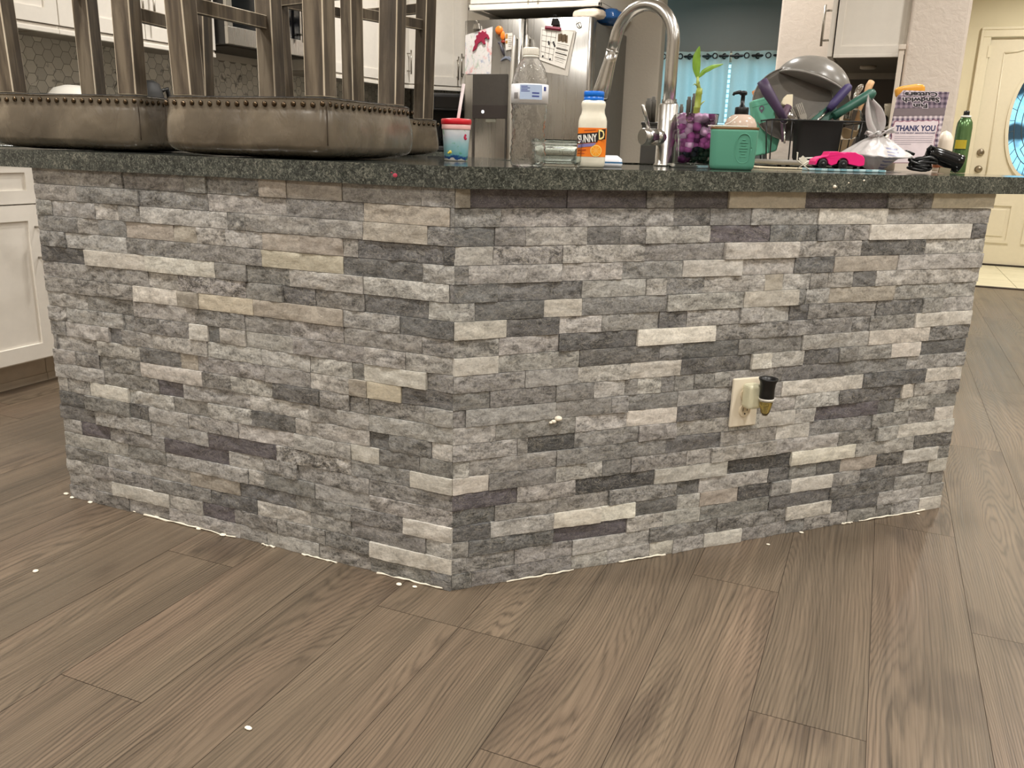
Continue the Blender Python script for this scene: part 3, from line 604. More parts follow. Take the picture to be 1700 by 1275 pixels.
# range and microwave
t = thing('kitchen_range', 'stainless range on the left wall under the microwave', 'range', (-2.15, 2.15, 0), R90)
mb = MB(); mb.box((0, 0, .08), (.755, .62, .91)); obj('range_body', mb, STEEL, t, bevel=.004); mb = MB(); mb.box((.0, -.005, .91), (.755, .62, .925)); obj('cooktop', mb, GLASSBLK, t)
mb = MB(); mb.box((.08, -.008, .25), (.675, .0, .68)); obj('oven_window', mb, GLASSBLK, t); bar_handle(t, (.378, 0, .74), (1, 0, 0), .6, (0, -1, 0), .01)
t = thing('microwave', 'stainless over the range microwave with black glass seen between the stool legs', 'microwave', (-2.40, 2.145, 1.425), R90)
mb = MB(); mb.box((0, 0, 0), (.755, .385, .43)); obj('microwave_body', mb, plain('microwave_case', (40, 38, 36), .4), t)
mb = MB(); mb.box((0, -.022, .0), (.755, .0, .085)); mb.box((0, -.022, .36), (.755, 0, .43)); mb.box((0, -.022, .085), (.04, 0, .36)); mb.box((.60, -.022, .085), (.755, 0, .36)); obj('door_frame', mb, STEEL, t, bevel=.002)
mb = MB(); mb.box((.04, -.018, .085), (.60, -.002, .36)); obj('door_glass', mb, GLASSBLK, t); mb = MB(); mb.box((.62, -.0235, .12), (.74, -.02, .34)); obj('control_panel', mb, GLASSBLK, t); bar_handle(t, (.585, -.022, .22), (0, 0, 1), .3, (0, -1, 0), .009)
mb = MB(); mb.box((.05, .03, -.006), (.70, .33, .0)); obj('vent_filter', mb, plain('vent_mesh_brown', (70, 62, 50), .6), t)
# things on the left worktops
t = thing('mixing_bowl', 'white bowl upside down on the left worktop behind the left stool', 'bowl', (-2.50, 1.285, .916))
mb = MB(); mb.lathe([(.125, 0), (.122, .06), (.118, .15), (.105, .20), (.075, .233), (.03, .247), (0, .248)], 36); obj('bowl_shell', mb, WHITE, t); mb = MB(); mb.lathe([(.125, 0), (.13, .004), (.128, .012), (.123, .012)], 36); obj('rim', mb, WHITE, t)
t = thing('electric_kettle', 'black kettle on the left worktop behind the left stool cushion', 'kettle', (-2.50, 1.72, .916))
mb = MB(); mb.lathe([(0, 0), (.075, 0), (.078, .02), (.075, .14), (.06, .24), (.045, .285), (.02, .30), (0, .302)], 28); obj('kettle_body', mb, BLACKM, t); mb = MB(); mb.tube([(0, .055, .25), (0, .11, .27), (0, .125, .2), (0, .11, .08), (0, .07, .06)], .011, 8); obj('handle', mb, BLACK, t)
mb = MB(); mb.tube([(0, -.06, .16), (0, -.10, .22), (0, -.112, .25)], [.02, .014, .010], 8); obj('spout', mb, BLACKM, t)
t = thing('coffee_maker', 'black coffee maker in the corner left of the fridge', 'coffee maker', (-2.20, 4.22, .916), .5)
mb = MB(); mb.box((-.15, -.12, 0), (.15, .14, .04)); mb.box((-.15, .04, .04), (.15, .14, .40)); mb.box((-.15, -.12, .28), (.15, .04, .40)); obj('coffee_maker_body', mb, BLACKM, t, bevel=.012, seg=3)
mb = MB(); mb.lathe([(.05, .05), (.065, .07), (.065, .16), (.05, .19)], 20, (0, -.04, 0)); obj('carafe', mb, GLASSBLK, t); mb = MB(); mb.box((-.10, -.125, .30), (.10, -.119, .375)); obj('display_panel', mb, GLASSBLK, t, bevel=.002)
# over-fridge cabinet and fridge
PALEST = m_steel('pale_steel', (226, 223, 216), .42, (40, 40, 2))
t = thing('wall_cabinet', 'white cabinet with a moulded lower edge above the fridge', 'cabinet', (-1.928, 4.02, 1.83), 0)
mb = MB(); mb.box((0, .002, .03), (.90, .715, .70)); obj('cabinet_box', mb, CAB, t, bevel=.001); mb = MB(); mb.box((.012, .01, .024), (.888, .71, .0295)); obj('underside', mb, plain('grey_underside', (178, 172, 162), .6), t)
mb = MB(); mb.box((-.012, -.03, 0), (.912, -.001, .022)); mb.box((-.008, -.022, .022), (.908, .0, .036)); mb.box((-.012, -.03, 0), (.004, .70, .022)); mb.box((.896, -.03, 0), (.912, .70, .022)); obj('light_rail', mb, CAB, t, bevel=.003)
shaker(t, 'door', .003, .449, .042, .69, 'r', .14); shaker(t, 'door', .451, .897, .042, .69, 'l', .14)
FX0, FX1, FY, FZ = -1.925, -1.028, 3.90, 1.755
t = fr = thing('refrigerator', 'stainless french door refrigerator with a dispenser and papers clipped on it', 'refrigerator', (FX0, FY, 0)); W = FX1 - FX0
mb = MB(); mb.box((.004, .085, .03), (W - .004, .78, 1.735)); obj('fridge_case', mb, DGREY, t, bevel=.006)
def fdoor(name, x0, x1, z0, z1):
    P = []; n = 9; R_ = .030
    for i in range(n + 1): a = PI / 2 * i / n; P.append((x0 + R_ - R_ * math.cos(a), R_ - R_ * math.sin(a)))
    m = 10
    for i in range(1, m): q = i / m; P.append((x0 + R_ + (x1 - x0 - 2 * R_) * q, -.008 * math.sin(PI * q)))
    for i in range(n + 1): a = PI / 2 * i / n; P.append((x1 - R_ + R_ * math.sin(a), R_ - R_ * math.cos(a)))
    P += [(x1, .078), (x0, .078)]; mb = MB(); mb.prism(P, z0, z1, sm=True); return obj(name, mb, FRIDGE, t, bevel=.002, seg=1)
XS = -1.494 - FX0
ld = fdoor('left_door', 0, XS - .004, .70, FZ); rd = fdoor('right_door', XS + .004, W, .70, FZ); fz = fdoor('freezer_drawer', 0, W, .06, .69)
def bow(parent, x, z0, z1):
    mb = MB(); n = 14; P = []
    for i in range(n + 1): q = i / n; P.append((x, -.035 - .030 * math.sin(PI * q), z0 + (z1 - z0) * q))
    mb.tube([(x, .0, z0 + .01)] + P + [(x, .0, z1 - .01)], [.010] + [.0135] * (n + 1) + [.010], 12); obj('handle', mb, PALEST, parent)
bow(ld, XS - .048, .80, 1.645); bow(rd, XS + .040, .80, 1.645)
mb = MB(); mb.tube([(.12, .0, .62), (.12, -.05, .62), (W - .12, -.05, .62), (W - .12, 0, .62)], .013, 10); obj('handle', mb, STEEL, fz)
dx0, dx1 = -1.846 - FX0, -1.592 - FX0
dp = MB(); dp.holed([(dx0, .83), (dx1, .83), (dx1, 1.42), (dx0, 1.42)], [(dx0 + .012, .845), (dx1 - .012, .845), (dx1 - .012, 1.14), (dx0 + .012, 1.14)], -.006, .004, 0, Matrix(((1, 0, 0, 0), (0, 0, 1, -.006), (0, 1, 0, 0), (0, 0, 0, 1)))); dsp = obj('dispenser', dp, plain('dispenser_dark_grey', (72, 68, 64), .22), ld, bevel=.003)
mb = MB(); mb.box((dx0 + .012, .0085, .845), (dx1 - .012, .0095, 1.14)); obj('dispenser_recess', mb, plain('recess_grey', (104, 99, 92), .45), dsp)
mb = MB(); mb.box((dx0 + .001, -.0145, 1.142), (dx1 - .001, -.011, 1.225)); obj('control_strip', mb, plain('control_strip', (58, 52, 50), .3), dsp)
mb = MB(); mb.lathe([(.010, 0), (.010, .002), (0, .0035)], 16, (-1.767 - FX0, -.0145, 1.183), 0, True, Matrix.Rotation(PI / 2, 4, 'X')); obj('indicator_light', mb, m_lamp('white_led', (.95, .97, 1), 3.), dsp)
mb = MB(); mb.box((-1.748 - FX0, -.012, 1.115), (-1.672 - FX0, .006, 1.14)); mb.box((-1.738 - FX0, -.004, 1.01), (-1.682 - FX0, .007, 1.115)); obj('dispenser_paddle', mb, plain('paddle_grey', (124, 122, 110), .35), dsp, bevel=.003)
mb = MB(); M_ = Matrix.Rotation(PI / 2, 4, 'X'); mb.tube([(-1.121 - FX0 + .016 * math.cos(a * PI / 10), -.008, 1.713 + .016 * math.sin(a * PI / 10)) for a in range(21)], .002, 6); mb.box((-1.124 - FX0, -.009, 1.705), (-1.121 - FX0, -.006, 1.721)); mb.box((-1.121 - FX0, -.009, 1.705), (-1.113 - FX0, -.006, 1.708)); obj('emblem', mb, CHROME, rd)
mb = MB(); mb.box((W - .14, .05, 1.735), (W - .03, .20, 1.752)); mb.tube([(W - .05, .14, 1.75), (W - .05, .14, 1.765)], .014, 12); obj('hinge_cover', mb, DGREY, t, bevel=.004)
# things held on the fridge doors
def fy(x): return FY - .0090
def sheet_at(name, label, pts, mat, y, cat='paper', group=None, curl=.0):
    """paper held flat on the door, pts = four corners (x, z) clockwise from top left"""
    cx_ = sum(p[0] for p in pts) / 4; cz_ = sum(p[1] for p in pts) / 4
    t = thing(name, label, cat, (cx_, y, cz_), 0, group); a, b, c, d = [(p[0] - cx_, p[1] - cz_) for p in pts]
    def fn(u, v, o=0):
        x = (d[0] * (1 - u) + c[0] * u) * (1 - v) + (a[0] * (1 - u) + b[0] * u) * v; z = (d[1] * (1 - u) + c[1] * u) * (1 - v) + (a[1] * (1 - u) + b[1] * u) * v
        return (x, -.0012 - curl * (1 - v) ** 2 * .02 - o, z)
    mb = MB(); mb.sheet(fn, 8, 10); mb.sheet(lambda u, v: fn(1 - u, v, -.0006), 8, 10); obj('paper_sheet', mb, mat, t); return t, fn
t, fn = sheet_at('paint_drawing', "child's paint splotch drawing clipped to the left fridge door", [(-1.905, 1.665), (-1.709, 1.712), (-1.715, 1.422), (-1.907, 1.422)], m_drawing(), fy(0), 'drawing')
# red dinosaur magnet lying over the drawing, silver clip above it
poly = [(-.085, -.052), (-.05, -.045), (-.03, -.02), (.0, -.012), (.01, -.04), (.026, -.04), (.026, -.008), (.045, -.004), (.05, -.02), (.064, -.018), (.062, .008), (.05, .024), (.055, .036), (.04, .034), (.03, .05), (.018, .042), (.0, .052), (-.008, .036), (-.026, .036), (-.03, .016), (-.048, .008), (-.05, -.014), (-.068, -.028)]
mb = MB(); mb.prism([(x * .95, y * .95) for x, y in poly], 0, .008, 0, Matrix(((.94, -.34, 0, 0), (0, 0, -1, 0), (.34, .94, 0, 0), (0, 0, 0, 1)))); 
tag(obj('fridge_magnet', mb, plain('crimson_foam', (150, 28, 62), .55), bevel=.002, loc=(-1.790, fy(0) - .0030, 1.635)), 'crimson spiky animal shaped magnet over the drawing on the fridge', 'magnet')
def clip(name, label, x, z, mat, s=1.):
    t = thing(name, label, 'magnetic clip', (x, fy(0) - .003, z)); mb = MB(); mb.prism([(-.022 * s, -.016 * s), (.022 * s, -.016 * s), (.016 * s, .016 * s), (-.016 * s, .016 * s)], 0, .012, 0, Matrix(((1, 0, 0, 0), (0, 0, -1, 0), (0, 1, 0, 0), (0, 0, 0, 1)))); obj('clip_body', mb, mat, t, bevel=.003)
    mb = MB(); mb.tube([(-.008 * s, -.010, .012 * s), (-.008 * s, -.022, .030 * s), (.008 * s, -.022, .030 * s), (.008 * s, -.010, .012 * s)], .0022, 6); obj('clip_lever', mb, mat, t); return t
clip('magnetic_clip', 'silver clip holding the paint drawing on the fridge', -1.822, 1.715, STEEL, 1.1)
t = thing('fridge_magnet', 'orange and grey toy magnet beside the small card on the fridge', 'magnet', (-1.640, fy(0) - .0, 1.66))
mb = MB(); mb.ball((-.018, -.012, .028), .024, 16, 10, 0, (1.15, .5, 1.1)); mb.ball((.008, -.011, -.006), .018, 14, 8, 0, (.9, .5, 1.6)); obj('orange_body', mb, plain('orange_plastic', (240, 128, 40), .4), t)
mb = MB(); mb.tube([(-.012, -.008, -.045), (.006, -.009, -.09), (.018, -.008, -.125)], [.006, .012, .006], 8); mb.ball((-.02, -.008, -.048), .007, 8, 6); obj('grey_tail', mb, plain('slate_plastic', (70, 68, 78), .4), t)
mb = MB(); mb.ball((.012, -.011, -.042), .013, 10, 6, 0, (1.2, .5, .7)); obj('red_band', mb, plain('brick_red_plastic', (150, 52, 40), .4), t)
t, fn = sheet_at('appointment_card', 'small printed card tucked under the orange magnet on the fridge', [(-1.622, 1.668), (-1.570, 1.672), (-1.558, 1.574), (-1.612, 1.565)], PAPER, fy(0), 'card')
mb = MB()
for k in range(6): mb.box((-.005, -.0022, .03 - k * .012), (.022 - (k % 3) * .004, -.0018, .033 - k * .012))
obj('print_lines', mb, plain('grey_print', (140, 136, 130), .7), t); mb = MB(); mb.box((-.026, -.0024, .018), (-.010, -.0018, .045)); mb.box((-.024, -.0024, -.012), (-.010, -.0018, .006)); obj('printed_picture', mb, plain('ochre_print', (176, 130, 60), .7), t)
mb = MB(); mb.prism([(-.042, -.018), (-.03, .004), (-.008, .016), (.012, .012), (.02, .02), (.026, .008), (.045, -.004), (.052, -.016), (.040, -.014), (.034, -.024), (.024, -.012), (.0, .0), (-.022, -.006)], 0, .007, 0, Matrix(((1, 0, 0, 0), (0, 0, -1, 0), (0, 1, 0, 0), (0, 0, 0, 1))))
tag(obj('fridge_magnet', mb, plain('blue_grey_enamel', (128, 134, 148), .3), bevel=.0025, loc=(-1.605, fy(0) - .002, 1.515)), 'leaping fish shaped grey magnet below the card on the fridge', 'magnet')
t, fn2 = sheet_at('calendar_page', 'blank backing page behind the calendar sheet on the right fridge door', [(-1.352, 1.690), (-1.135, 1.676), (-1.175, 1.405), (-1.385, 1.440)], plain('page_grey', (196, 190, 180), .7), fy(0) + .0005, 'paper')
t, fn = sheet_at('calendar_sheet', 'printed calendar sheet held by a red clip on the right fridge door', [(-1.368, 1.700), (-1.150, 1.668), (-1.198, 1.450), (-1.372, 1.505)], PAPER, fy(0) - .004, 'paper')
mb = MB(); mb2 = MB()
def q_(u, v): p = Vector(fn(u, v)); p.y -= .0007; return p
def ln(u0, v0, u1, v1, r=.0007, b=mb): b.tube([q_(u0, v0), q_(u1, v1)], r, 4)
for k in range(6): ln(.04, .93 - k * .165, .5, .93 - k * .165)
for k in range(4): ln(.04 + k * .15, .1, .04 + k * .15, .93)
for k in range(4): ln(.56, .62 - k * .13, .96, .62 - k * .13, .0026 if k in (1, 2) else .0008)
for k in range(9): ln(.58, .57 - k * .055, .90, .57 - k * .055, .0004)
obj('calendar_grid', mb, INK, t)
mb = MB()
for k in range(5): a = q_(.60 + k * .06, .78 + (k % 2) * .02); mb.box((a.x - .0075, a.y - .0006, a.z - .022), (a.x + .0075, a.y + .0004, a.z + .022))
obj('printed_picture', mb, plain('umber_print', (96, 78, 56), .7), t)
for u, v in ((.28, .60), (.30, .55), (.44, .62), (.47, .57), (.5, .53), (.12, .14), (.4, .12)): a = q_(u, v); mb = MB(); mb.box((a.x - .005, a.y - .0006, a.z - .006), (a.x + .005, a.y + .0004, a.z + .006)); obj('printed_mark', mb, INK, t)
clip('magnetic_hook', 'black hook clip at the top of the calendar sheet on the fridge', -1.272, 1.728, BLACK, 1.25)
mb = MB(); mb.box((-.055, -.008, -.011), (.055, 0, .011), 0, Matrix.Rotation(.12, 4, 'Y')); mb.box((-.05, -.012, -.004), (.05, -.006, .004), 0, Matrix.Rotation(.12, 4, 'Y')); tag(obj('bag_clip', mb, plain('maroon_plastic', (120, 24, 52), .4), bevel=.003, loc=(-1.285, fy(0) - .0065, 1.690)), 'maroon bar clip across the top of the calendar sheet on the fridge', 'clip')
# packets on top of the fridge
def packet(name, label, c, sx, sy, sz, mat, rz, seed, cat):
    mb = MB()
    def fn(u, v): 
        a, b = u * 2 * PI, v * PI; x, y, z = math.cos(a) * math.sin(b), math.sin(a) * math.sin(b), -math.cos(b)
        p = Vector((math.copysign(abs(x) ** .5, x) * sx, math.copysign(abs(y) ** .5, y) * sy, math.copysign(abs(z) ** .7, z) * sz))
        return p * (1 + .10 * noise.noise(p * 22 + Vector((seed, 0, 0))) + .05 * noise.noise(p * 60))
    mb.sheet(fn, 40, 24); o = obj(name, mb, mat); o.location = c; o.rotation_euler = (0, 0, rz); return tag(o, label, cat)
packet('bread_bag', 'shiny blue bread bag lying on top of the fridge', (-1.075, 4.26, 1.802), .125, .15, .044, plain('blue_film', (52, 108, 178), .18), .2, 3, 'bag')
packet('snack_packet', 'white and orange packet at the front of the fridge top', (-1.105, 4.045, 1.790), .10, .055, .032, plain('cream_packet', (226, 212, 194), .3), -.1, 9, 'packet')
# wall cabinet on the right with puck light, base unit below
t = thing('wall_cabinet', 'white side-on wall cabinet hanging on the right wall above the mixing bowl', 'cabinet', (.497, 2.56, 1.362))
mb = MB(); mb.box((.0, 0, .012), (.2775, .84, .98)); obj('cabinet_box', mb, CAB, t, bevel=.001); mb = MB(); mb.holed([(0, .012), (.2775, .012), (.2775, .98), (0, .98)], [(.026, .045), (.26, .045), (.26, .94), (.026, .94)], -.002, .004, 0, Matrix(((1, 0, 0, 0), (0, 0, 1, -.003), (0, 1, 0, 0), (0, 0, 0, 1)))); mb.box((0, -.006, .0), (.2775, .012, .012)); obj('end_panel', mb, CAB, t, bevel=.001)
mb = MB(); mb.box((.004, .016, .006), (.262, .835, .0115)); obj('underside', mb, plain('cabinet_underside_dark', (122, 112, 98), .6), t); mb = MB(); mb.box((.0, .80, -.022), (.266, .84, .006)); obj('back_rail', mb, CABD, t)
mb = MB(); mb.lathe([(.036, 0), (.036, -.010), (.030, -.014), (0, -.015)][::-1], 28, (.13, .44, .006)); obj('puck_light', mb, plain('puck_lens', (190, 178, 160), .35), t)
for a, b, hy in ((.004, .418, .385), (.422, .836, .455)):
    mb = MB(); mb.box((-.026, a, .006), (-.006, b, .975)); dd = obj('door', mb, CAB, t, bevel=.001); bar_handle(dd, (-.026, .045 if a < .1 else .80, .135), (0, 0, 1), .165, (-1, 0, 0))
t = thing('base_cabinet', 'white base cabinet with worktop on the right behind the dish rack', 'cabinet', (.17, 2.62, 0)); mb = MB(); mb.box((0, 0, .1), (.585, .78, .876)); mb.box((.05, .0, 0), (.585, .78, .1)); obj('cabinet_box', mb, CAB, t); mb = MB(); mb.box((-.02, -.02, .876), (.59, .785, .916)); obj('worktop', mb, GRANITE, t, bevel=.003)
# ------------------------------------------------------------------ the three counter stools, standing on their seats
def stool(label, loc, rz, w, dp, hc, grp='leather counter stools upside down on the worktop', cord=False, sd=0, rails=(.30, .30, .30, .30)):
    t = thing('counter_stool', label, 'stool', loc, rz, grp); R_ = .022
    def fn(u, v):
        a = u * 2 * PI; n = 15; ca, sa = math.cos(a), math.sin(a); q = (abs(ca) ** n + abs(sa) ** n) ** (-1 / n)
        x, y = ca * q, sa * q
        if v < .25: k = v / .25; rr = math.sin(k * PI / 2) ** .8; z = (1 - math.sqrt(max(0, 1 - rr ** 5))) * .020
        else: rr = 1.; z = .024 + (hc - .024) * (v - .25) / .75
        ed = 1 - .018 * math.sin(PI * min(1, max(0, (z - .02) / (hc - .02)))) * 1.
        p = Vector((x * rr * w / 2, y * rr * dp / 2, z))
        if v >= .25:
            wr = noise.noise(Vector((p.x * 9 + sd, p.y * 9, z * 14))) * .0035 + noise.noise(Vector((p.x * 26 + sd, p.y * 26, z * 30))) * .0012
            bulge = .006 * math.sin(PI * min(1, (z / (hc - .026)))) if z < hc - .026 else -.001
            wr *= min(1, (hc - z) / .05); nrm = Vector((x ** 7, y ** 7, 0)); nrm = nrm.normalized() if nrm.length > 1e-6 else nrm
            p += nrm * (wr + bulge)
        return p
    mb = MB(); mb.sheet(fn, 160, 34); rim = [fn(i / 160, 1) for i in range(160)]
    o = mb.pts([Vector((p.x * .985, p.y * .985, hc + .001)) for p in rim]); 
    for i in range(160): mb.face((o + i, o + (i + 1) % 160, 34 * 161 + (i + 1), 34 * 161 + i), 0, True)
    cu = obj('seat_cushion', mb, LEATHER, t)
    for sx, sy in ((1, -1), (-1, -1)):
        mb = MB(); P = [Vector((sx * (w / 2 - .006), sy * (dp / 2 - .006), z)) for z in (.03, .05, .08, hc - .03, hc - .004)]
        mb.tube([p + Vector((sx * .0015, sy * .0015, 0)) for p in P], .0011, 5)
        obj('seam', mb, plain('dark_stitch', (58, 46, 34), .8), cu)
    mb = MB(); mb.prism([(x * .95, y * .95) for x, y in ((-w / 2, -dp / 2), (w / 2, -dp / 2), (w / 2, dp / 2), (-w / 2, dp / 2))], hc - .004, hc + .0035); obj('dust_cover', mb, DARKFAB, t, bevel=.004)
    # nail heads all round
    nm = MB(); nm.lathe([(.0062, 0), (.0055, .0022), (.003, .0038), (0, .0042)], 12, (0, 0, 0), 0, True, Matrix.Rotation(PI / 2, 4, 'X')); first = None
    for ax, cnt, ln_, off in ((0, int(w / .0235), w, -dp / 2), (PI / 2, int(dp / .0235), dp, -w / 2), (PI, int(w / .0235), w, -dp / 2), (-PI / 2, int(dp / .0235), dp, -w / 2)):
        for i in range(cnt):
            x = -ln_ / 2 + .012 + (ln_ - .024) * i / (cnt - 1); p = Matrix.Rotation(ax, 4, 'Z') @ Vector((x, off + .0005, hc - .0125 + .0012 * math.sin(i * 2.3 + ax)))
            if first is None: first = e = obj('nail_head', nm, BRONZE, t)
            else: e = first.copy(); C.objects.link(e); e.parent = t
            e.location = p; e.rotation_euler = (0, 0, ax)
    # legs and stretchers
    LW = .049; top = .60; ins = .026; pos = {}
    for sx in (-1, 1):
        for sy in (-1, 1):
            bx, by = sx * (w / 2 - ins - LW / 2 + .008), sy * (dp / 2 - ins - LW / 2 + .008); k = .012
            tx, ty = bx + sx * k, by + sy * k; h = LW / 2; mb = MB()
            P = [(bx - h, by - h, hc + .004), (bx + h, by - h, hc + .004), (bx + h, by + h, hc + .004), (bx - h, by + h, hc + .004)]; h2 = h * 1.0
            P += [(tx - h2, ty - h2, hc + top), (tx + h2, ty - h2, hc + top), (tx + h2, ty + h2, hc + top), (tx - h2, ty + h2, hc + top)]
            o = mb.pts(P)
            for q in ((3, 2, 1, 0), (4, 5, 6, 7), (0, 1, 5, 4), (1, 2, 6, 5), (2, 3, 7, 6), (3, 0, 4, 7)): mb.face([o + i for i in q])
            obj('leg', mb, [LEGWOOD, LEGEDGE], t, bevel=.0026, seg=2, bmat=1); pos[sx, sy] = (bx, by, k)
    def pt(sx, sy, z): bx, by, k = pos[sx, sy]; q = z / top; return Vector((bx + sx * k * q, by + sy * k * q, hc + z))
    for (a, b, z, hh) in (((-1, -1), (1, -1), rails[0], .016), ((-1, 1), (1, 1), rails[1], .016), ((-1, -1), (-1, 1), rails[2], .016), ((1, -1), (1, 1), rails[3], .016)):
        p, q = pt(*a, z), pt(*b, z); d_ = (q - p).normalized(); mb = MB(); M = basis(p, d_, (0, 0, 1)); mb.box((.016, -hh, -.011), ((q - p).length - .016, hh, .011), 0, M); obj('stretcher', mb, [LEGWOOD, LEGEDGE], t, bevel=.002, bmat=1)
    if cord:
        mb = MB(); P = []
        for i in range(31): a = i / 30 * 2 * PI; P.append((w / 2 - .035 + .060 * (1 - math.cos(a)) * .75, -dp / 2 + .16 + .05 * math.sin(a), hc - .018 - .032 * (1 - math.cos(a)) * .5 + .010 * math.sin(2 * a)))
        mb.tube(P, .0016, 6, cap=False); obj('tag_cord', mb, WHITE, t)
    return t
S_ = .9185
stool('bronze leather stool upside down at the middle, the biggest and closest', (-.54, .222, S_), .05, .43, .40, .125, sd=3, rails=(.34, .34, .20, .34))
stool('bronze leather stool upside down at the left end of the island', (-1.17, .268, S_), .20, .43, .40, .132, sd=11, rails=(.34, .33, .30, .195))
stool('bronze leather stool upside down behind the middle one, with a white cord loop', (-.93, 1.07, S_), -.26, .43, .40, .119, cord=True, sd=21, rails=(.36, .36, .36, .305))
# ------------------------------------------------------------------ things on the island worktop (top at z = .918)
ZC = .9185
def toward(loc):  # heading that turns a thing's local -y face to the camera
    return math.atan2(CAM.y - loc[1], CAM.x - loc[0]) + PI / 2
RX90 = Matrix.Rotation(PI / 2, 4, 'X')
# cup with red lid and straw
cl = (-.262, .52, ZC); t = thing('kids_cup', 'white printed plastic cup with a red lid and white straw', 'cup', cl, toward(cl))
sea = NT('undersea_print'); v = sea.coord(); s = sea.add('ShaderNodeSeparateXYZ'); sea.link(v, s.inputs[0]); nn = sea.noise(v, 60, 3)
zz = sea.math('ADD', s.outputs[2], sea.math('MULTIPLY', sea.math('SUBTRACT', nn, .5), .022))
base_c = sea.ramp(sea.math('MULTIPLY', zz, 10.), [(0., lin((232, 230, 224))), (.045, lin((232, 230, 224))), (.055, lin((28, 70, 140))), (.12, lin((36, 88, 156))), (.15, lin((120, 190, 200))), (.42, lin((168, 208, 214))), (.62, lin((206, 212, 220))), (.80, lin((226, 226, 226)))])
sp = sea.noise(v, 45, 2); base_c = sea.mix(sea.math('MULTIPLY', sea.ramp(sp, [(.64, (0, 0, 0)), (.68, (1, 1, 1))]), .6), base_c, lin((96, 170, 110))); sea.set(Base_Color=base_c, Roughness=.35)
mb = MB(); mb.lathe([(0, 0), (.028, 0), (.030, .002), (.0362, .088), (.0362, .092), (.034, .092), (.028, .004), (0, .004)], 40); obj('cup_body', mb, sea.m, t)
mb = MB(); mb.lathe([(.0375, .090), (.039, .091), (.0392, .101), (.037, .104), (.012, .106), (0, .106)], 40); obj('cup_lid', mb, plain('red_lid', (206, 30, 44), .35), t)
mb = MB(); mb.lathe([(.0366, .078), (.0372, .079), (.0376, .090), (.0366, .091)], 40); obj('rim_band', mb, plain('pale_pink_band', (240, 190, 186), .4), t)
mb = MB(); mb.tube([(.002, .0, .04), (.005, 0, .106), (.018, 0, .19)], .0042, 10); obj('straw', mb, plain('white_straw', (240, 226, 226), .4), t)
mb = MB()
for x, z, q in ((.020, .060, 1.), (.024, .056, .8), (.0235, .064, .7)): mb.ball((x, -.0268, z), .0045 * q, 8, 6, 0, (1, .3, 1))
obj('red_print', mb, plain('red_fish_print', (186, 30, 70), .5), t)
mb = MB()
for x, z, q in ((-.014, .022, 1.), (-.019, .020, .6)): mb.ball((x, -.0285, z), .005 * q, 8, 6, 0, (1, .3, .8))
obj('yellow_print', mb, plain('yellow_fish_print', (216, 196, 70), .5), t)
# water bottle
CRINK = NT('crinkled_clear_plastic'); CRINK.set(Base_Color=(1, 1, 1), Roughness=.06, IOR=1.33, Transmission_Weight=1.); CRINK.bump(CRINK.noise(CRINK.coord((1, 1, 1.6)), 70, 2, .5, .6), .22, .004); CRINK = CRINK.m
bl = (.090, .150, ZC); t = thing('water_bottle', 'clear ribbed plastic water bottle with a white cap and blue and white label', 'bottle', bl, toward(bl)); H_ = .2255
def prof(scale=1., inset=0.):
    P = [(0, .004), (.020, .003), (.030, .0), (.0345, .004), (.0362, .012)]
    for i in range(15): z = .018 + i * .0068; w = .0362 - .0042 * math.exp(-((z - .072) / .028) ** 2); P.append((w + (.0011 if i % 2 else -.0011), z))
    P += [(.0365, .120), (.0372, .123), (.0372, .160), (.0362, .163), (.0345, .174), (.0290, .190), (.0205, .204), (.0142, .211), (.0132, .213), (.0132, .217)]
    return [(max(0, r - inset), z + (inset if z < .01 else 0)) for r, z in P]
mb = MB(); o_ = prof(); i_ = prof(inset=.0007); mb.lathe(o_ + [(x, z) for x, z in i_[::-1]], 48)
for k, v in enumerate(mb.v):
    if .015 < v.z < .118: a = math.atan2(v.y, v.x); f = 1 + .022 * math.sin(a * 9 + v.z * 170) + .02 * noise.noise(v * 90); v.x *= f; v.y *= f
obj('bottle_body', mb, CRINK, t)
mb = MB(); mb.lathe([(.0150, .2145), (.0156, .2155), (.0156, .2275), (.0148, .229), (0, .2292)], 36)
for k in range(36): a = k * PI / 18; mb.box((-.0004, -.0162, .216), (.0004, -.0152, .227), 0, Matrix.Rotation(a, 4, 'Z'))
mb.lathe([(.0148, .2105), (.016, .211), (.016, .2135), (.0148, .214)], 36); obj('bottle_cap', mb, WHITE, t)
def band(r, a0, a1, z0, z1, n=16):
    mb = MB(); mb.sheet(lambda u, v: (r * math.sin(a0 + (a1 - a0) * u), -r * math.cos(a0 + (a1 - a0) * u), z0 + (z1 - z0) * v), n, 1); return mb
mb = MB(); mb.lathe([(.0373, .1235), (.0376, .1236), (.0376, .1595), (.0373, .1596)], 48); lb = obj('bottle_label', mb, plain('label_white', (226, 226, 230), .4), t)
obj('label_panel', band(.0378, -.55, .70, .130, .1575), plain('label_pale_blue', (178, 196, 224), .4), lb)
mb = MB()
for k in range(4): b_ = band(.03795, -.48, -.12 + (k % 2) * .12, .1535 - k * .003, .155 - k * .003, 6); o = mb.pts(b_.v); [mb.face([o + i for i in f]) for f in b_.f]
for k in range(2): b_ = band(.03795, .12, .52, .1345 + k * .006, .1375 + k * .006, 6); o = mb.pts(b_.v); [mb.face([o + i for i in f]) for f in b_.f]
b_ = band(.03795, .82, 1.02, .147, .155, 6); o = mb.pts(b_.v); [mb.face([o + i for i in f]) for f in b_.f]
obj('label_print', mb, plain('label_navy', (70, 84, 150), .5), lb)
mb = MB()
for k in range(9): b_ = band(.03795, -.95 + k * .034, -.95 + k * .034 + (.012 if k % 3 else .022), .131, .143, 1); o = mb.pts(b_.v); [mb.face([o + i for i in f]) for f in b_.f]
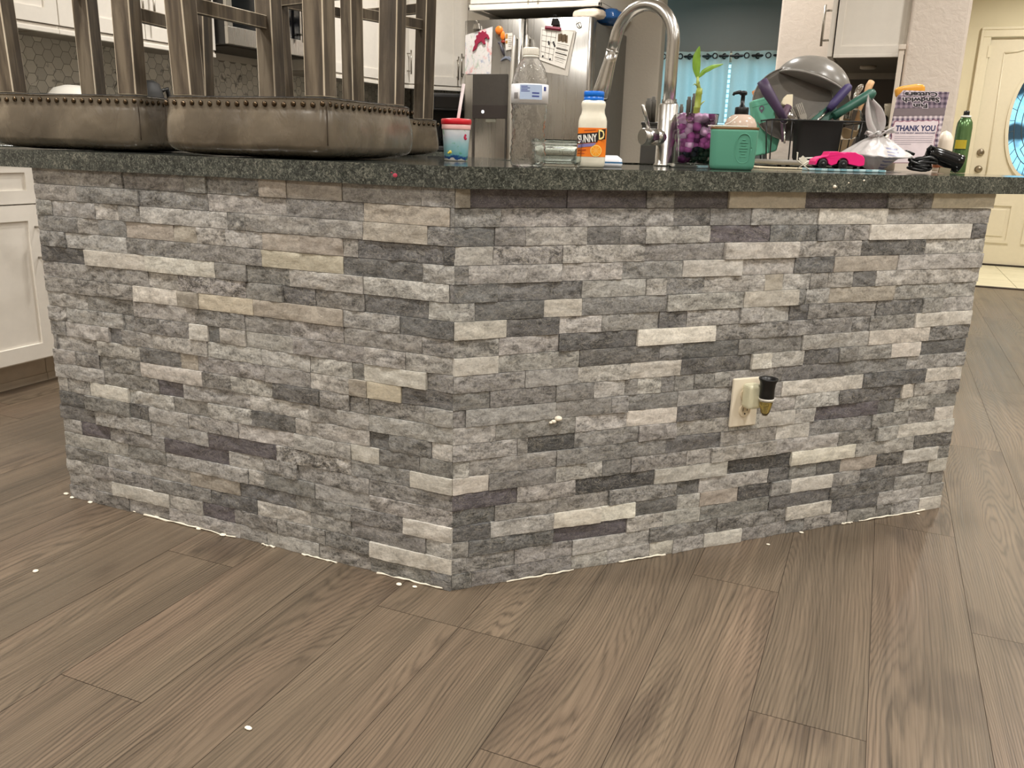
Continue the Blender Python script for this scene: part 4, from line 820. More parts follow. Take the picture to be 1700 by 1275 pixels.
obj('barcode', mb, plain('barcode_brown', (74, 62, 58), .5), lb)
# glass storage dish
gl = (.088, .325, ZC); t = thing('glass_dish', 'rectangular clear glass dish behind the water bottle', 'dish', gl, toward(gl) + .1)
def rr(w, d, r, n=6):
    P = []
    for cx_, cy_, a0 in ((w / 2 - r, d / 2 - r, 0), (-w / 2 + r, d / 2 - r, PI / 2), (-w / 2 + r, -d / 2 + r, PI), (w / 2 - r, -d / 2 + r, 1.5 * PI)):
        P += [(cx_ + r * math.cos(a0 + PI / 2 * i / n), cy_ + r * math.sin(a0 + PI / 2 * i / n)) for i in range(n + 1)]
    return P
def loft(mb, secs, cap0=True, cap1=True, mi=0):
    R_ = [mb.pts([(x, y, z) for x, y in p]) for p, z in secs]; n = len(secs[0][0])
    for a, b in zip(R_, R_[1:]):
        for i in range(n): mb.face((a + i, a + (i + 1) % n, b + (i + 1) % n, b + i), mi, True)
    if cap0: mb.face([R_[0] + i for i in range(n)][::-1], mi)
    if cap1: mb.face([R_[-1] + i for i in range(n)], mi)
    return mb
mb = MB(); loft(mb, [(rr(.098, .075, .012), 0), (rr(.104, .080, .014), .012), (rr(.108, .084, .015), .050), (rr(.114, .090, .016), .052), (rr(.114, .090, .016), .057), (rr(.108, .084, .014), .057), (rr(.104, .080, .013), .048), (rr(.098, .074, .012), .012), (rr(.09, .066, .01), .006)]); obj('dish_body', mb, GLASS, t)
# orange drink bottle
sl = (.160, .352, ZC); t = thing('juice_bottle', 'white juice bottle with a bright blue cap and orange label', 'bottle', sl, toward(sl))
PEARL = plain('milky_plastic', (232, 226, 208), .3); PEARL.node_tree.nodes['Principled BSDF'].inputs['Subsurface Weight'].default_value = 0.
mb = MB(); sec = lambda w, d, z: (rr(w, d, min(w, d) * .28), z)
loft(mb, [sec(.054, .050, 0), sec(.060, .054, .004), sec(.0625, .056, .012), sec(.0625, .056, .088), sec(.062, .0555, .098), sec(.058, .053, .106), sec(.051, .049, .114), sec(.0495, .048, .122), sec(.053, .051, .130), sec(.0535, .051, .134), sec(.050, .048, .139), sec(.04, .04, .1415)]); obj('bottle_body', mb, PEARL, t)
mb = MB(); mb.lathe([(.0215, .1405), (.0220, .141), (.0220, .148), (.0208, .1486), (.0222, .1492), (.0222, .1590), (.0208, .1605), (0, .1608)], 40); obj('bottle_cap', mb, plain('vivid_blue_cap', (10, 110, 214), .3), t)
ol = NT('orange_label'); nn = ol.noise(ol.coord(), 14, 2); ol.set(Base_Color=ol.ramp(nn, [(.3, lin((240, 118, 22))), (.7, lin((248, 140, 40)))]), Roughness=.35)
mb = MB(); loft(mb, [(rr(.0632, .0567, .0162), .0225), (rr(.0632, .0567, .0162), .0835)], False, False); lb = obj('bottle_label', mb, ol.m, t)
FR = Matrix(((1, 0, 0, 0), (0, 0, -1, -.0287), (0, 1, 0, 0), (0, 0, 0, 1)))
def flat(name, poly, mat, par, M, z=.0003, bevel=0): mb = MB(); mb.prism(poly, 0, z, 0, M); return obj(name, mb, mat, par, bevel=bevel)
slant = Matrix.Rotation(.10, 4, 'Z')
INKB = plain('label_black', (26, 20, 22), .5)
flat('brand_panel', [(-.0315, .050), (.012, .0535), (.013, .058), (.029, .060), (.029, .083), (.027, .0815), (.013, .0795), (.012, .0745), (-.0315, .0705)], INKB, lb, FR)
lettering('brand_letters', 'SUNNY', .0225, plain('label_cream_white', (248, 244, 236), .5), lb, FR @ Matrix.Translation((-.0095, .0535, .0004)) @ slant, width=.0415, off=.0006)
lettering('brand_letter_d', 'D', .029, plain('label_pale_yellow', (250, 226, 150), .5), lb, FR @ Matrix.Translation((.0208, .0600, .0005)) @ Matrix.Rotation(.06, 4, 'Z'), width=.0125, off=.0006)
flat('purple_ribbon', [(-.0305, .0415), (.004, .045), (.010, .052), (-.0305, .0488)], plain('lavender_print', (132, 124, 176), .5), lb, FR)
def disc(c, r, n=20, sx=1.): return [(c[0] + r * sx * math.cos(a * 2 * PI / n), c[1] + r * math.sin(a * 2 * PI / n)) for a in range(n)]
flat('orange_slice', disc((.010, .0355), .0125), plain('slice_rim', (250, 214, 120), .5), lb, FR); flat('orange_slice', disc((.010, .0355), .0108), plain('slice_flesh', (246, 160, 34), .5), lb, FR, .0006)
mb = MB()
for a in range(8): mb.box((-.0002, .001, .0004), (.0002, .0104, .0008), 0, FR @ Matrix.Translation((.010, .0355, 0)) @ Matrix.Rotation(a * PI / 4, 4, 'Z'))
obj('slice_segments', mb, plain('slice_pith', (250, 226, 150), .5), lb)
flat('label_print', [(-.0295, .0345), (-.012, .0355), (-.012, .038), (-.0295, .037)], plain('deep_orange_print', (176, 70, 20), .5), lb, FR); flat('label_print', [(-.0295, .028), (-.015, .0287), (-.015, .0305), (-.0295, .0298)], plain('deep_orange_print2', (186, 76, 24), .5), lb, FR); flat('label_print', [(-.018, .0772), (.008, .079), (.008, .0802), (-.018, .0785)], plain('deep_orange_print3', (170, 84, 30), .5), lb, FR)
# small blue and white packet behind the juice
pl = (.176, .452, ZC); t = thing('wipes_packet', 'little blue and white packet peeping out behind the juice bottle', 'packet', pl, toward(pl)); mb = MB(); loft(mb, [(rr(.05, .03, .008), 0), (rr(.055, .034, .010), .006), (rr(.052, .030, .010), .018), (rr(.03, .018, .006), .026)]); obj('packet_body', mb, plain('packet_white', (226, 230, 236), .35), t); mb = MB(); loft(mb, [(rr(.0545, .0335, .010), .0055), (rr(.0545, .033, .010), .012)], False, False); obj('blue_band', mb, plain('packet_blue', (60, 110, 150), .4), t)
# tap
fb = Vector((.209, .85, ZC)); t = thing('kitchen_tap', 'brushed nickel gooseneck kitchen tap with pull-down spray head', 'tap', fb, 0)
mb = MB(); mb.lathe([(.0, 0), (.030, 0), (.030, .004), (.0265, .008), (.0262, .160), (.0215, .163), (0, .163)][1:], 36); obj('tap_body', mb, FAUCETM, t)
sd = Vector((-.93, .37, 0)); R_ = .098; P = [Vector((0, 0, .15)), Vector((0, 0, .23)), Vector((0, 0, .318))]
for i in range(1, 17): a = PI * .94 * i / 16; P.append(sd * (R_ - R_ * math.cos(a)) + Vector((0, 0, .318 + R_ * math.sin(a))))
e = P[-1]; dn = (P[-1] - P[-2]).normalized(); P.append(e + dn * .03)
mb = MB(); mb.tube(P, .0165, 22); obj('spout', mb, FAUCETM, t)
q = P[-1]; mb = MB(); mb.tube([q - dn * .001, q + dn * .004], .0178, 22); mb.tube([q + dn * .004, q + dn * .03, q + dn * .09, q + dn * .125, q + dn * .130], [.0168, .0175, .0225, .0262, .0235], 22); sh = obj('spray_head', mb, FAUCETM, t)
mb = MB(); mb.tube([q + dn * .130, q + dn * .134], .020, 20); obj('spray_face', mb, BLACKM, sh)
hv = Vector((-.62, -.78, 0)); hb = Vector((0, 0, .075)); mb = MB(); mb.tube([hb, hb + hv * .040], .0215, 24); mb.tube([hb + hv * .041, hb + hv * .079], .0222, 24); mb.tube([hb + hv * .079, hb + hv * .0815], [.0222, .0205], 24); hd = obj('handle_barrel', mb, FAUCETM, t)
lv = Vector((-.30, -.1, .95)).normalized(); st = hb + hv * .060 + Vector((0, 0, .018)); mb = MB(); mb.tube([st, st + lv * .066, st + lv * .068], [.0052, .0052, .004], 12); obj('lever', mb, FAUCETM, hd)
# vase of water beads with lucky bamboo, on a saucer
vl = Vector((.292, .822, ZC)); t = thing('glass_vase', 'square clear glass vase filled with purple water beads beside the tap', 'vase', vl, toward(vl) + .08)
mb = MB(); q0 = lambda w, z: (rr(w, w, .010), z); loft(mb, [q0(.080, .010), q0(.084, .014), q0(.106, .132), q0(.107, .135), q0(.101, .135), q0(.100, .131), q0(.0785, .020), q0(.076, .018)]); obj('vase_glass', mb, GLASS, t)
mb = MB(); loft(mb, [(rr(.126, .11, .03), 0), (rr(.130, .114, .03), .004), (rr(.13, .114, .03), .009), (rr(.118, .102, .03), .0095), (rr(.11, .094, .03), .006)]); tag(obj('saucer', mb, GLASS, loc=(vl.x, vl.y, ZC + .0002)), 'shallow clear saucer under the water bead vase', 'saucer').rotation_euler = (0, 0, toward(vl))
br = random.Random(5); bead_m = [plain('violet_bead', (170, 84, 152), .08, var=.15, scale=60), plain('lilac_bead', (212, 168, 204), .06, var=.1, scale=60), clear('clear_bead', (236, 220, 232), .0, 1.33), plain('deep_plum_bead', (84, 30, 76), .1, var=.15, scale=60), plain('bottle_green_bead', (22, 52, 40), .12, var=.2), plain('ink_blue_bead', (24, 26, 44), .12, var=.2)]
mb = MB()
for layer in range(10):
    z = .024 + layer * .0112; w = (.080 + .020 * (z / .13)) / 2 - .012
    for i in range(5):
        for j in range(5):
            x = -w + 2 * w * i / 4 + br.uniform(-.004, .004); y = -w + 2 * w * j / 4 + br.uniform(-.004, .004)
            if 0 < i < 4 and 0 < j < 4 and layer < 9: continue
            rr_ = br.uniform(.0095, .0135); x = max(-w - .002, min(w + .002, x)); y = max(-w - .002, min(w + .002, y))
            mi = br.choice((4, 4, 4, 5)) if layer < 3 and x > -.005 else (br.choice((5, 5, 3)) if layer < 2 else (br.choice((0, 3, 0, 1)) if layer < 6 else (br.choice((0, 1, 0, 2, 1)) if layer < 8 else br.choice((1, 2, 2, 0)))))
            mb.ball((x, y, z), rr_, 10, 7, mi)
o = tag(obj('water_beads', mb, bead_m, loc=(vl.x, vl.y, ZC)), 'purple lilac and dark green water beads heaped in the glass vase', 'water beads'); o['kind'] = 'stuff'; o.rotation_euler = (0, 0, toward(vl) + .08)
t = thing('lucky_bamboo', 'single lucky bamboo stalk with two leaves standing in the water beads', 'plant', (vl.x, vl.y, ZC + .12), toward(vl))
BAM = plain('bamboo_green', (150, 164, 70), .4, var=.12, scale=50); LEAFM = plain('leaf_green', (122, 160, 52), .4, var=.2, scale=40)
mb = MB(); mb.tube([(-.003, 0, -.05), (-.002, 0, .0), (-.001, 0, .030), (-.001, 0, .032), (0, 0, .034), (.001, 0, .064), (.001, 0, .066), (.002, 0, .08)], [.0085, .0085, .0085, .0096, .0082, .0078, .0088, .0074], 14); stk = obj('stalk', mb, BAM, t)
mb = MB(); mb.tube([(.0, 0, .078), (-.0045, -.002, .095), (-.005, -.002, .108)], [.0055, .004, .003], 10); mb.tube([(.004, 0, .036), (.014, -.004, .046), (.018, -.004, .049)], [.0022, .0016, .0006], 7); mb.tube([(-.003, 0, .085), (-.012, -.006, .090), (-.016, -.006, .086)], [.002, .0016, .0006], 7); mb.tube([(-.003, 0, .088), (.0, -.008, .094), (-.004, -.01, .10)], [.002, .0012, .0005], 7); obj('shoot', mb, plain('young_shoot', (176, 190, 104), .45), stk)
def leaf(name, P, wid, nrm):
    P = [Vector(p) for p in P]; nrm = Vector(nrm).normalized()
    def fn(u, v, o=0.):
        s_ = v * (len(P) - 1); i = min(int(s_), len(P) - 2); p = P[i].lerp(P[i + 1], s_ - i); d_ = (P[i + 1] - P[i]).normalized(); sd_ = d_.cross(nrm).normalized(); w = wid * math.sin(PI * min(1, v * .93 + .05)) ** .8
        return p + sd_ * (u - .5) * w - nrm * (abs(u - .5) * w * .5 + o)
    mb = MB(); mb.sheet(fn, 6, 14); mb.sheet(lambda u, v: fn(1 - u, v, .0005), 6, 14); obj(name, mb, LEAFM, t)
leaf('leaf', [(-.005, -.002, .104), (-.010, -.004, .130), (-.012, -.004, .158), (-.007, -.003, .182)], .021, (.1, -1, .2))
leaf('leaf', [(-.004, -.002, .106), (.010, -.006, .124), (.030, -.010, .134), (.056, -.012, .139)], .015, (.0, -.8, .55))
# knife block
kl = Vector((.135, 1.20, ZC)); t = thing('knife_block', 'dark knife block behind the tap and vase', 'knife block', kl, toward(kl)); mb = MB(); mb.prism([(-.085, 0), (.085, 0), (.085, .120), (-.085, .120)], -.05, .05, 0, Matrix(((1, 0, 0, 0), (0, 0, -1, 0), (0, 1, 0, 0), (0, 0, 0, 1)))); obj('block_body', mb, plain('charcoal_block', (52, 50, 46), .5), t, bevel=.004)
mb = MB(); mb.box((-.088, -.054, .116), (.088, .054, .124)); obj('block_top', mb, plain('block_top_black', (30, 29, 27), .4), t, bevel=.002)
KH = plain('knife_handle_grey', (84, 80, 72), .45)
for k, (x, y, h, w, ln_) in enumerate(((-.070, 0, .0, .020, .072), (-.056, .02, .0, .018, .078), (-.022, .015, .0, .019, .080), (.010, .02, .0, .014, .072), (.030, -.02, .0, .013, .055), (.052, .02, .0, .016, .080), (.066, .0, .0, .013, .088), (.078, -.022, .0, .014, .070))):
    e = thing('kitchen_knife', 'grey handled kitchen knife in the block, %s from the left' % ('first', 'second', 'third', 'fourth', 'fifth', 'sixth', 'seventh', 'eighth')[k], 'knife', kl + Matrix.Rotation(toward(kl), 3, 'Z') @ Vector((x, y, .124)), toward(kl), 'knives in the block')
    mb = MB(); secs = [(rr(w, .014, .005, 4), .002), (rr(w * .92, .013, .005, 4), ln_ * .55), (rr(w * .95, .014, .005, 4), ln_ * .86), (rr(w * .62, .011, .004, 4), ln_ * .90), (rr(w * .70, .012, .004, 4), ln_ * .99), (rr(w * .5, .008, .003, 4), ln_)]; loft(mb, secs); obj('knife_handle', mb, KH, e)
    mb = MB(); mb.box((-w * .42, -.001, -.10), (w * .42, .001, .002)); obj('blade', mb, SILVER, e)
# ------------------------------------------------------------------ jar, soap, dish rack and its load
def place(o, M): o.matrix_world = M; return o
def plane(px, py, s, roll=0., tip=0.):
    """frame of an upright object whose front faces the room: x right, y up, z towards the viewer's side"""
    return basis(at(px, py, s), CR, (0, 0, 1)) @ Matrix.Rotation(roll, 4, 'Z') @ Matrix.Rotation(tip, 4, 'X')
def loc_poly(poly, px, py, s): return [((x - px) * s / FP, -(y - py) * s / FP) for x, y in poly]
TEALF = NT('frosted_teal'); TEALF.set(Base_Color=lin((98, 162, 138)), Roughness=.40, Transmission_Weight=.12, IOR=1.3); _v = TEALF.coord(); TEALF.bump(TEALF.noise(_v, 300, 2), .06, .001); TEALF = TEALF.m
jl = Vector((.418, .672, ZC)); ja = toward(jl); t = thing('teal_jar', 'square frosted teal jar with a bronze rim in front of the soap pump', 'jar', jl, ja)
mb = MB(); s4 = lambda w, z: (rr(w, w * .8, w * .17), z); loft(mb, [s4(.094, 0), s4(.102, .004), s4(.106, .012), s4(.112, .088), s4(.113, .096), s4(.108, .096), s4(.106, .088), s4(.098, .012), s4(.09, .006)]); obj('jar_body', mb, TEALF, t)
mb = MB(); loft(mb, [s4(.1136, .0935), s4(.1144, .0945), s4(.1144, .0985), s4(.1132, .0992), s4(.107, .0992), s4(.107, .094)], False, False); obj('bronze_rim', mb, plain('bronze_rim', (126, 98, 66), .35, .6), t)
mb = MB(); FJ = Matrix(((1, 0, 0, .024), (0, 0, -1, -.0452), (0, 1, 0, .050), (0, 0, 0, 1)))
mb.tube([FJ @ Vector((.0185 * math.copysign(abs(math.cos(a)) ** .8, math.cos(a)), .034 * math.sin(a), -.0012 + .002 * math.sin(a))) for a in [i * PI / 20 for i in range(41)]], .0011, 6)
for k in range(7):
    y = .020 - k * .0065; w = (.004, .009, .006, .010, .009, .005, .007)[k]; mb.tube([FJ @ Vector((-w, y, .002 * y / .034 - .001)), FJ @ Vector((w, y, .002 * y / .034 - .001))], .0009, 5)
obj('embossed_badge', mb, TEALF, t)
t = thing('dish_brush', 'thin white stick lying across the top of the teal jar', 'brush', jl + Vector((0, 0, .1005)), ja); mb = MB(); mb.tube([(-.064, -.020, .0013), (-.02, -.018, .0013), (.03, -.012, .0013)], .0012, 7); mb.tube([(-.03, -.016, .0012), (-.012, -.010, .010), (.004, -.002, .0245)], .0010, 6); obj('stick', mb, WHITE, t)
pl = Vector((.412, .790, ZC)); t = thing('soap_dispenser', 'round shouldered pinkish soap bottle with a black pump behind the teal jar', 'soap bottle', pl, toward(pl))
PINKSOAP = NT('pinkish_soap'); PINKSOAP.set(Base_Color=lin((238, 214, 196)), Roughness=.18, Transmission_Weight=.35, IOR=1.3); _v = PINKSOAP.coord(); PINKSOAP.bump(PINKSOAP.noise(_v, 60, 2), .03, .001)
mb = MB(); mb.lathe([(0, 0), (.036, 0), (.040, .005), (.042, .02), (.042, .098), (.040, .112), (.034, .124), (.024, .132), (.014, .135), (.0135, .138)], 36); obj('bottle_body', mb, PINKSOAP.m, t)
mb = MB(); mb.lathe([(.0165, .133), (.0172, .134), (.0172, .150), (.0160, .152), (.0075, .153), (.0065, .157), (.0055, .157), (.005, .180), (.0095, .182), (.0095, .188), (.007, .191), (0, .192)], 28); hd = obj('pump_collar', mb, BLACK, t); mb = MB(); mb.tube([(0, 0, .1865), (-.012, 0, .1880), (-.0225, 0, .185), (-.0245, 0, .180)], [.0055, .0048, .0040, .0032], 10); obj('pump_spout', mb, BLACK, hd)
# drying mat, tray, rack
rc = at(1335, 264, 2.60); rc.z = ZC; RA = math.atan2(CR.y, CR.x)
def rk(x, y, z): return Matrix.Translation(rc) @ Matrix.Rotation(RA, 4, 'Z') @ Vector((x, y, z))
mt = thing('drying_mat', 'cream drying mat under the dish rack', 'mat', rc, RA); mb = MB(); mb.box((-.19, -.19, 0), (.13, .17, .005)); obj('mat_pad', mb, plain('cream_mat', (226, 214, 184), .8, bump=.3, scale=300), mt, bevel=.002)
tr = thing('drip_tray', 'flat grey drip tray on the cream mat under the black wire rack', 'tray', rc + Vector((0, 0, .0052)), RA); mb = MB(); loft(mb, [(rr(.29, .33, .03), .006), (rr(.31, .345, .035), .010), (rr(.315, .35, .036), .020), (rr(.309, .344, .034), .020), (rr(.29, .33, .03), .012)]); obj('tray_body', mb, plain('tray_grey', (150, 146, 138), .4), tr)
for x in (-.12, -.095, .10, .12):
    mb = MB(); mb.lathe([(.006, 0), (.006, .0075), (0, .0075)], 12, (x, -.15, 0)); obj('rubber_foot', mb, BLACK, tr)
rb = rc + Vector((0, 0, .0178)); t = thing('dish_rack', 'black wire dish rack loaded with pans and utensils', 'dish rack', rb, RA)
W2, D2, HT = .150, .135, .118; WR = .0024
mb = MB()
def ring(z, w, d): mb.tube([(-w, -d, z), (w, -d, z), (w, d, z), (-w, d, z), (-w, -d, z)], WR, 8)
ring(HT, W2, D2); obj('top_rail', mb, BLKWIRE, t); mb = MB(); ring(.003, W2 - .012, D2 - .012); obj('bottom_rail', mb, BLKWIRE, t)
mb = MB()
for x in (-.149, -.0915, .110, .149):
    for sy in (-1, 1): mb.tube([(x, sy * D2, HT), (x * .95, sy * (D2 - .010), .004)], .0019, 7)
for y in (-.08, -.02, .04, .10):
    for sx in (-1, 1): mb.tube([(sx * W2, y, HT), (sx * (W2 - .011), y, .004)], .0019, 7)
for i in range(7): x = -.12 + i * .04; mb.tube([(x, -D2 + .012, .003), (x, D2 - .012, .003)], .0016, 6)
obj('wire_bars', mb, BLKWIRE, t)
# utensil caddy hooked on the front rail
cq = rk(-.002, -.095, .0215); ca_ = thing('utensil_caddy', 'black plastic utensil caddy with a white mark at the front of the dish rack', 'caddy', cq, RA)
mb = MB(); loft(mb, [(rr(.112, .048, .012), 0), (rr(.122, .055, .014), .010), (rr(.134, .060, .016), .110), (rr(.140, .066, .018), .112), (rr(.140, .066, .018), .116), (rr(.130, .056, .014), .116), (rr(.118, .050, .012), .012)]); obj('caddy_body', mb, BLACKM, ca_)
mb = MB(); mb.prism([(x + .0, y + .078) for x, y in disc((0, 0), .008, 16, .55)], 0, .0012, 0, Matrix(((1, 0, 0, 0), (0, 0, -1, -.0278), (0, 1, 0, 0), (0, 0, 0, 1)))); obj('white_mark', mb, WHITE, ca_)
s0 = 2.50
# teal tapered slab standing at the left end of the rack
tp = [(1246, 169), (1277, 160.5), (1280, 166), (1290, 205), (1296, 232), (1292, 249), (1275, 254), (1252, 258), (1251, 206)]
t = thing('teal_lunch_container', 'tapered mint teal container with a small round mark at the left of the dish rack', 'container', (0, 0, 0)); place(t, plane(1270, 210, s0 + .05, 0, -.08)); MINT = plain('mint_teal', (104, 178, 150), .45, var=.03)
mb = MB(); mb.prism(loc_poly(tp, 1270, 210, s0 + .05), -.035, 0); obj('container_body', mb, MINT, t, bevel=.005, seg=3)
mb = MB(); mb.prism(loc_poly([(1246.5, 175), (1279, 167), (1281, 172), (1247, 180)], 1270, 210, s0 + .05), 0, .0012); obj('lid_ridge', mb, MINT, t, bevel=.0005)
mb = MB(); mb.prism(loc_poly([(1258.5, 180), (1260.5, 177.5), (1263, 176.6), (1265.6, 177.5), (1267, 180), (1266.6, 183.5), (1263, 189), (1259.2, 183.8)], 1270, 210, s0 + .05), 0, .0008); obj('drop_mark', mb, plain('plum_grey_print', (104, 92, 110), .5), t)
mb = MB(); mb.prism(loc_poly(disc((1262.8, 181.3), 2.1, 14), 1270, 210, s0 + .05), .0008, .0012); obj('drop_mark_centre', mb, MINT, t)
# skillet standing on edge, inside towards the room
pm = basis(at(1316, 172, 2.545), CR, CU); t = thing('skillet', 'black non-stick skillet with a purple handle standing on edge in the dish rack', 'skillet', (0, 0, 0)); place(t, pm @ Matrix.Rotation(-.16, 4, 'X') @ Matrix.Rotation(-.12, 4, 'Y'))
NONST = NT('non_stick'); _n = NONST.noise(NONST.coord((1, 3, 1)), 9, 4, .6, 1.); NONST.set(Base_Color=NONST.ramp(_n, [(.35, lin((10, 10, 10))), (.65, lin((34, 32, 30)))]), Roughness=.34); NONST = NONST.m
mb = MB(); mb.lathe([(0, -.040), (.082, -.040), (.094, -.034), (.1165, .0), (.1185, .0), (.1185, -.002), (.0965, -.037), (.084, -.0435), (0, -.0435)], 56); obj('pan_body', mb, NONST, t)
mb = MB(); mb.lathe([(.1165, -.001), (.1192, -.0005), (.1192, .0015), (.1165, .0012), (.1165, -.001)], 56); obj('pan_rim', mb, plain('grey_enamel_rim', (120, 114, 106), .3), t)
PURP = plain('dusk_purple_silicone', (70, 54, 82), .5)
def bar(mb, pts, s, r, n=12): mb.tube([at(x, y, s + (q[0] if q else 0)) for x, y, *q in pts], r, n); return mb
hb_ = MB(); hb_.tube([t.matrix_world.inverted() @ at(x, y, z) for x, y, z in ((1302, 199, 2.50), (1290, 178, 2.485), (1274, 152, 2.48), (1265, 134, 2.48))], [.010, .013, .0165, .0150], 14); obj('skillet_handle', hb_, PURP, t)
# orange handled turner behind the teal container
t = thing('orange_turner', 'orange handled turner behind the teal container', 'turner', (0, 0, 0)); mb = MB(); bar(mb, [(1255, 150), (1262, 172), (1278, 196), (1299, 207)], 2.600, [.013, .013, .009, .007]); obj('turner_handle', mb, plain('apricot_plastic', (222, 142, 74), .45), t)
# grey mixing bowl hung over the skillet
bm_ = basis(at(1346, 150, 2.60), CR, CU); ax = (Vector((.40, .90, .06))).normalized(); zx = ax; xx = Vector((.91, -.41, 0)); xx = (xx - zx * xx.dot(zx)).normalized(); yy = zx.cross(xx)
bowlM = bm_ @ Matrix(((xx.x, yy.x, zx.x, 0), (xx.y, yy.y, zx.y, 0), (xx.z, yy.z, zx.z, 0), (0, 0, 0, 1)))
t = thing('mixing_bowl', 'big grey plastic bowl turned over on top of the skillet in the dish rack', 'bowl', (0, 0, 0)); place(t, bowlM); BR = .118
n_ = 14; out = [(BR * math.cos(PI / 2 * i / n_), .094 * math.sin(PI / 2 * i / n_)) for i in range(n_)] + [(.03, .0945), (0, .0945)]
inn_ = [(max(0, r - .0028), z - .003 if z > .004 else z) for r, z in out][::-1]
mb = MB(); mb.lathe(out, 56); mb.lathe([(0, .0915)] + inn_[1:], 56); obj('bowl_shell', mb, plain('warm_grey_plastic', (128, 124, 118), .28), t)
mb = MB(); mb.lathe([(BR - .004, -.001), (BR + .003, -.002), (BR + .004, .002), (BR + .001, .005), (BR - .004, .003)], 56); obj('rolled_rim', mb, plain('warm_grey_rim', (140, 136, 130), .3), t)
# second purple handle, knife in a green sheath, cutlery
t = thing('saucepan_handle', 'purple handled pan tool leaning right in the dish rack', 'utensil', (0, 0, 0)); mb = MB(); bar(mb, [(1376, 182), (1384, 172), (1398, 156), (1408, 145), (1411, 142)], 2.47, [.009, .0125, .0135, .0125, .008]); obj('handle_grip', mb, plain('indigo_silicone', (62, 52, 98), .5), t); mb = MB(); bar(mb, [(1352, 206), (1376, 182)], 2.475, .004); obj('steel_stem', mb, SILVER, t)
t = thing('green_knife', 'big dark green handled knife in a clear sheath leaning over the utensil caddy', 'knife', (0, 0, 0)); GRN = plain('hunter_green_plastic', (44, 92, 78), .4)
mb = MB(); bar(mb, [(1384, 193), (1405, 180), (1430, 165), (1446, 156), (1451, 152.5)], 2.475, [.0125, .0125, .0145, .0155, .010], 16); obj('knife_handle', mb, GRN, t)
fk = basis(at(1360, 193, 2.485), CR, CU); mb = MB(); mb.prism(loc_poly([(1340, 203), (1372, 177), (1388, 173), (1390, 190), (1372, 204), (1352, 213)], 1360, 193, 2.485), -.016, .004, 0, fk); obj('knife_bolster', mb, GRN, t, bevel=.004)
mb = MB(); mb.prism(loc_poly([(1331, 208), (1350, 187), (1362, 183), (1358, 198), (1346, 216), (1330, 222)], 1360, 193, 2.485), -.008, -.002, 0, fk); obj('clear_sheath', mb, CLEAR, t, bevel=.001)
mb = MB(); mb.prism(loc_poly([(1335, 207), (1352, 191), (1356, 193), (1343, 212)], 1360, 193, 2.485), -.0058, -.0045, 0, fk); obj('knife_blade', mb, SILVER, t)
t = thing('white_spatula', 'cream scraper spatula with a mauve neck in the utensil caddy', 'spatula', (0, 0, 0)); sk = basis(at(1307, 175, 2.515), CR, CU); mb = MB(); mb.prism(loc_poly([(1297, 171), (1300, 163), (1306, 157.5), (1316, 157), (1315, 180), (1305, 176), (1298, 174)], 1307, 175, 2.515), -.005, .005, 0, sk); obj('scraper_blade', mb, plain('cream_silicone', (232, 220, 190), .5), t, bevel=.002)
mb = MB(); bar(mb, [(1309, 176), (1302, 190), (1300, 206), (1300, 235)], 2.515, [.011, .011, .008, .005]); obj('mauve_neck', mb, plain('mauve_plastic', (104, 80, 98), .5), t)
def fork(label, base, tip, s, n=4, w=.021):
    b, e = at(*base, s), at(*tip, s); d_ = (e - b).normalized(); M = basis(b, d_, CR); L_ = (e - b).length; t = thing('fork', label, 'fork', (0, 0, 0), 0, 'cutlery in the caddy'); mb = MB(); mb.tube([M @ Vector((-.09, 0, 0)), M @ Vector((-.02, 0, 0)), M @ Vector((L_ * .35, 0, 0))], [.004, .003, .004], 8); obj('fork_handle', mb, SILVER, t); mb = MB(); mb.prism([(L_ * .30, -w * .3), (L_ * .45, -w / 2), (L_ * .56, -w / 2), (L_ * .56, w / 2), (L_ * .45, w / 2), (L_ * .30, w * .3)], -.001, .001, 0, M)
    for i in range(n): y = -w / 2 + w * (i + .5) / n; mb.box((L_ * .54, y - w * .085, -.0009), (L_, y + w * .085, .0009), 0, M)
    obj('tines', mb, SILVER, t)
fork('steel fork standing tines up at the front of the utensil caddy', (1340, 212), (1326, 172), 2.50); fork('steel fork half behind the front fork in the utensil caddy', (1333, 212), (1316, 178), 2.51)
def spoon(label, c, s, rx, rot):
    t = thing('spoon', label, 'spoon', (0, 0, 0), 0, 'cutlery in the caddy'); M = basis(at(*c, s), CR, CU) @ Matrix.Rotation(rot, 4, 'Z') @ Matrix.Rotation(-.5, 4, 'X'); mb = MB(); mb.lathe([(.0, -.006), (.006, -.0055), (.011, -.003), (.0135, 0), (.0125, .0003), (.010, -.002), (.005, -.0045), (0, -.005)], 20, M.translation, 0, True, (M.to_3x3() @ Matrix.Diagonal((.95, 1.5, 1))).to_4x4()); obj('spoon_bowl', mb, SILVER, t); mb = MB(); mb.tube([M @ Vector((0, -.018, 0)), M @ Vector((0, -.06, -.004)), M @ Vector((0, -.085, -.01))], [.0028, .0024, .003], 8); obj('spoon_handle', mb, SILVER, t)
spoon('steel spoon with its bowl up beside the cream spatula', (1312, 193), 2.505, 1, .35); spoon('green tinted spoon at the left corner of the utensil caddy', (1301, 198), 2.50, 1, -.1); spoon('steel spoon with its bowl up in the middle of the utensil caddy', (1321, 196), 2.51, 1, .5)
t = thing('wooden_spoon', 'pale wooden spoon tip behind the green knife handle', 'spoon', (0, 0, 0)); mb = MB(); bar(mb, [(1418, 205), (1436, 160), (1443, 143), (1447, 135.5)], 2.62, [.006, .007, .011, .010]); obj('spoon_shaft', mb, plain('pale_beech', (214, 170, 124), .6), t)
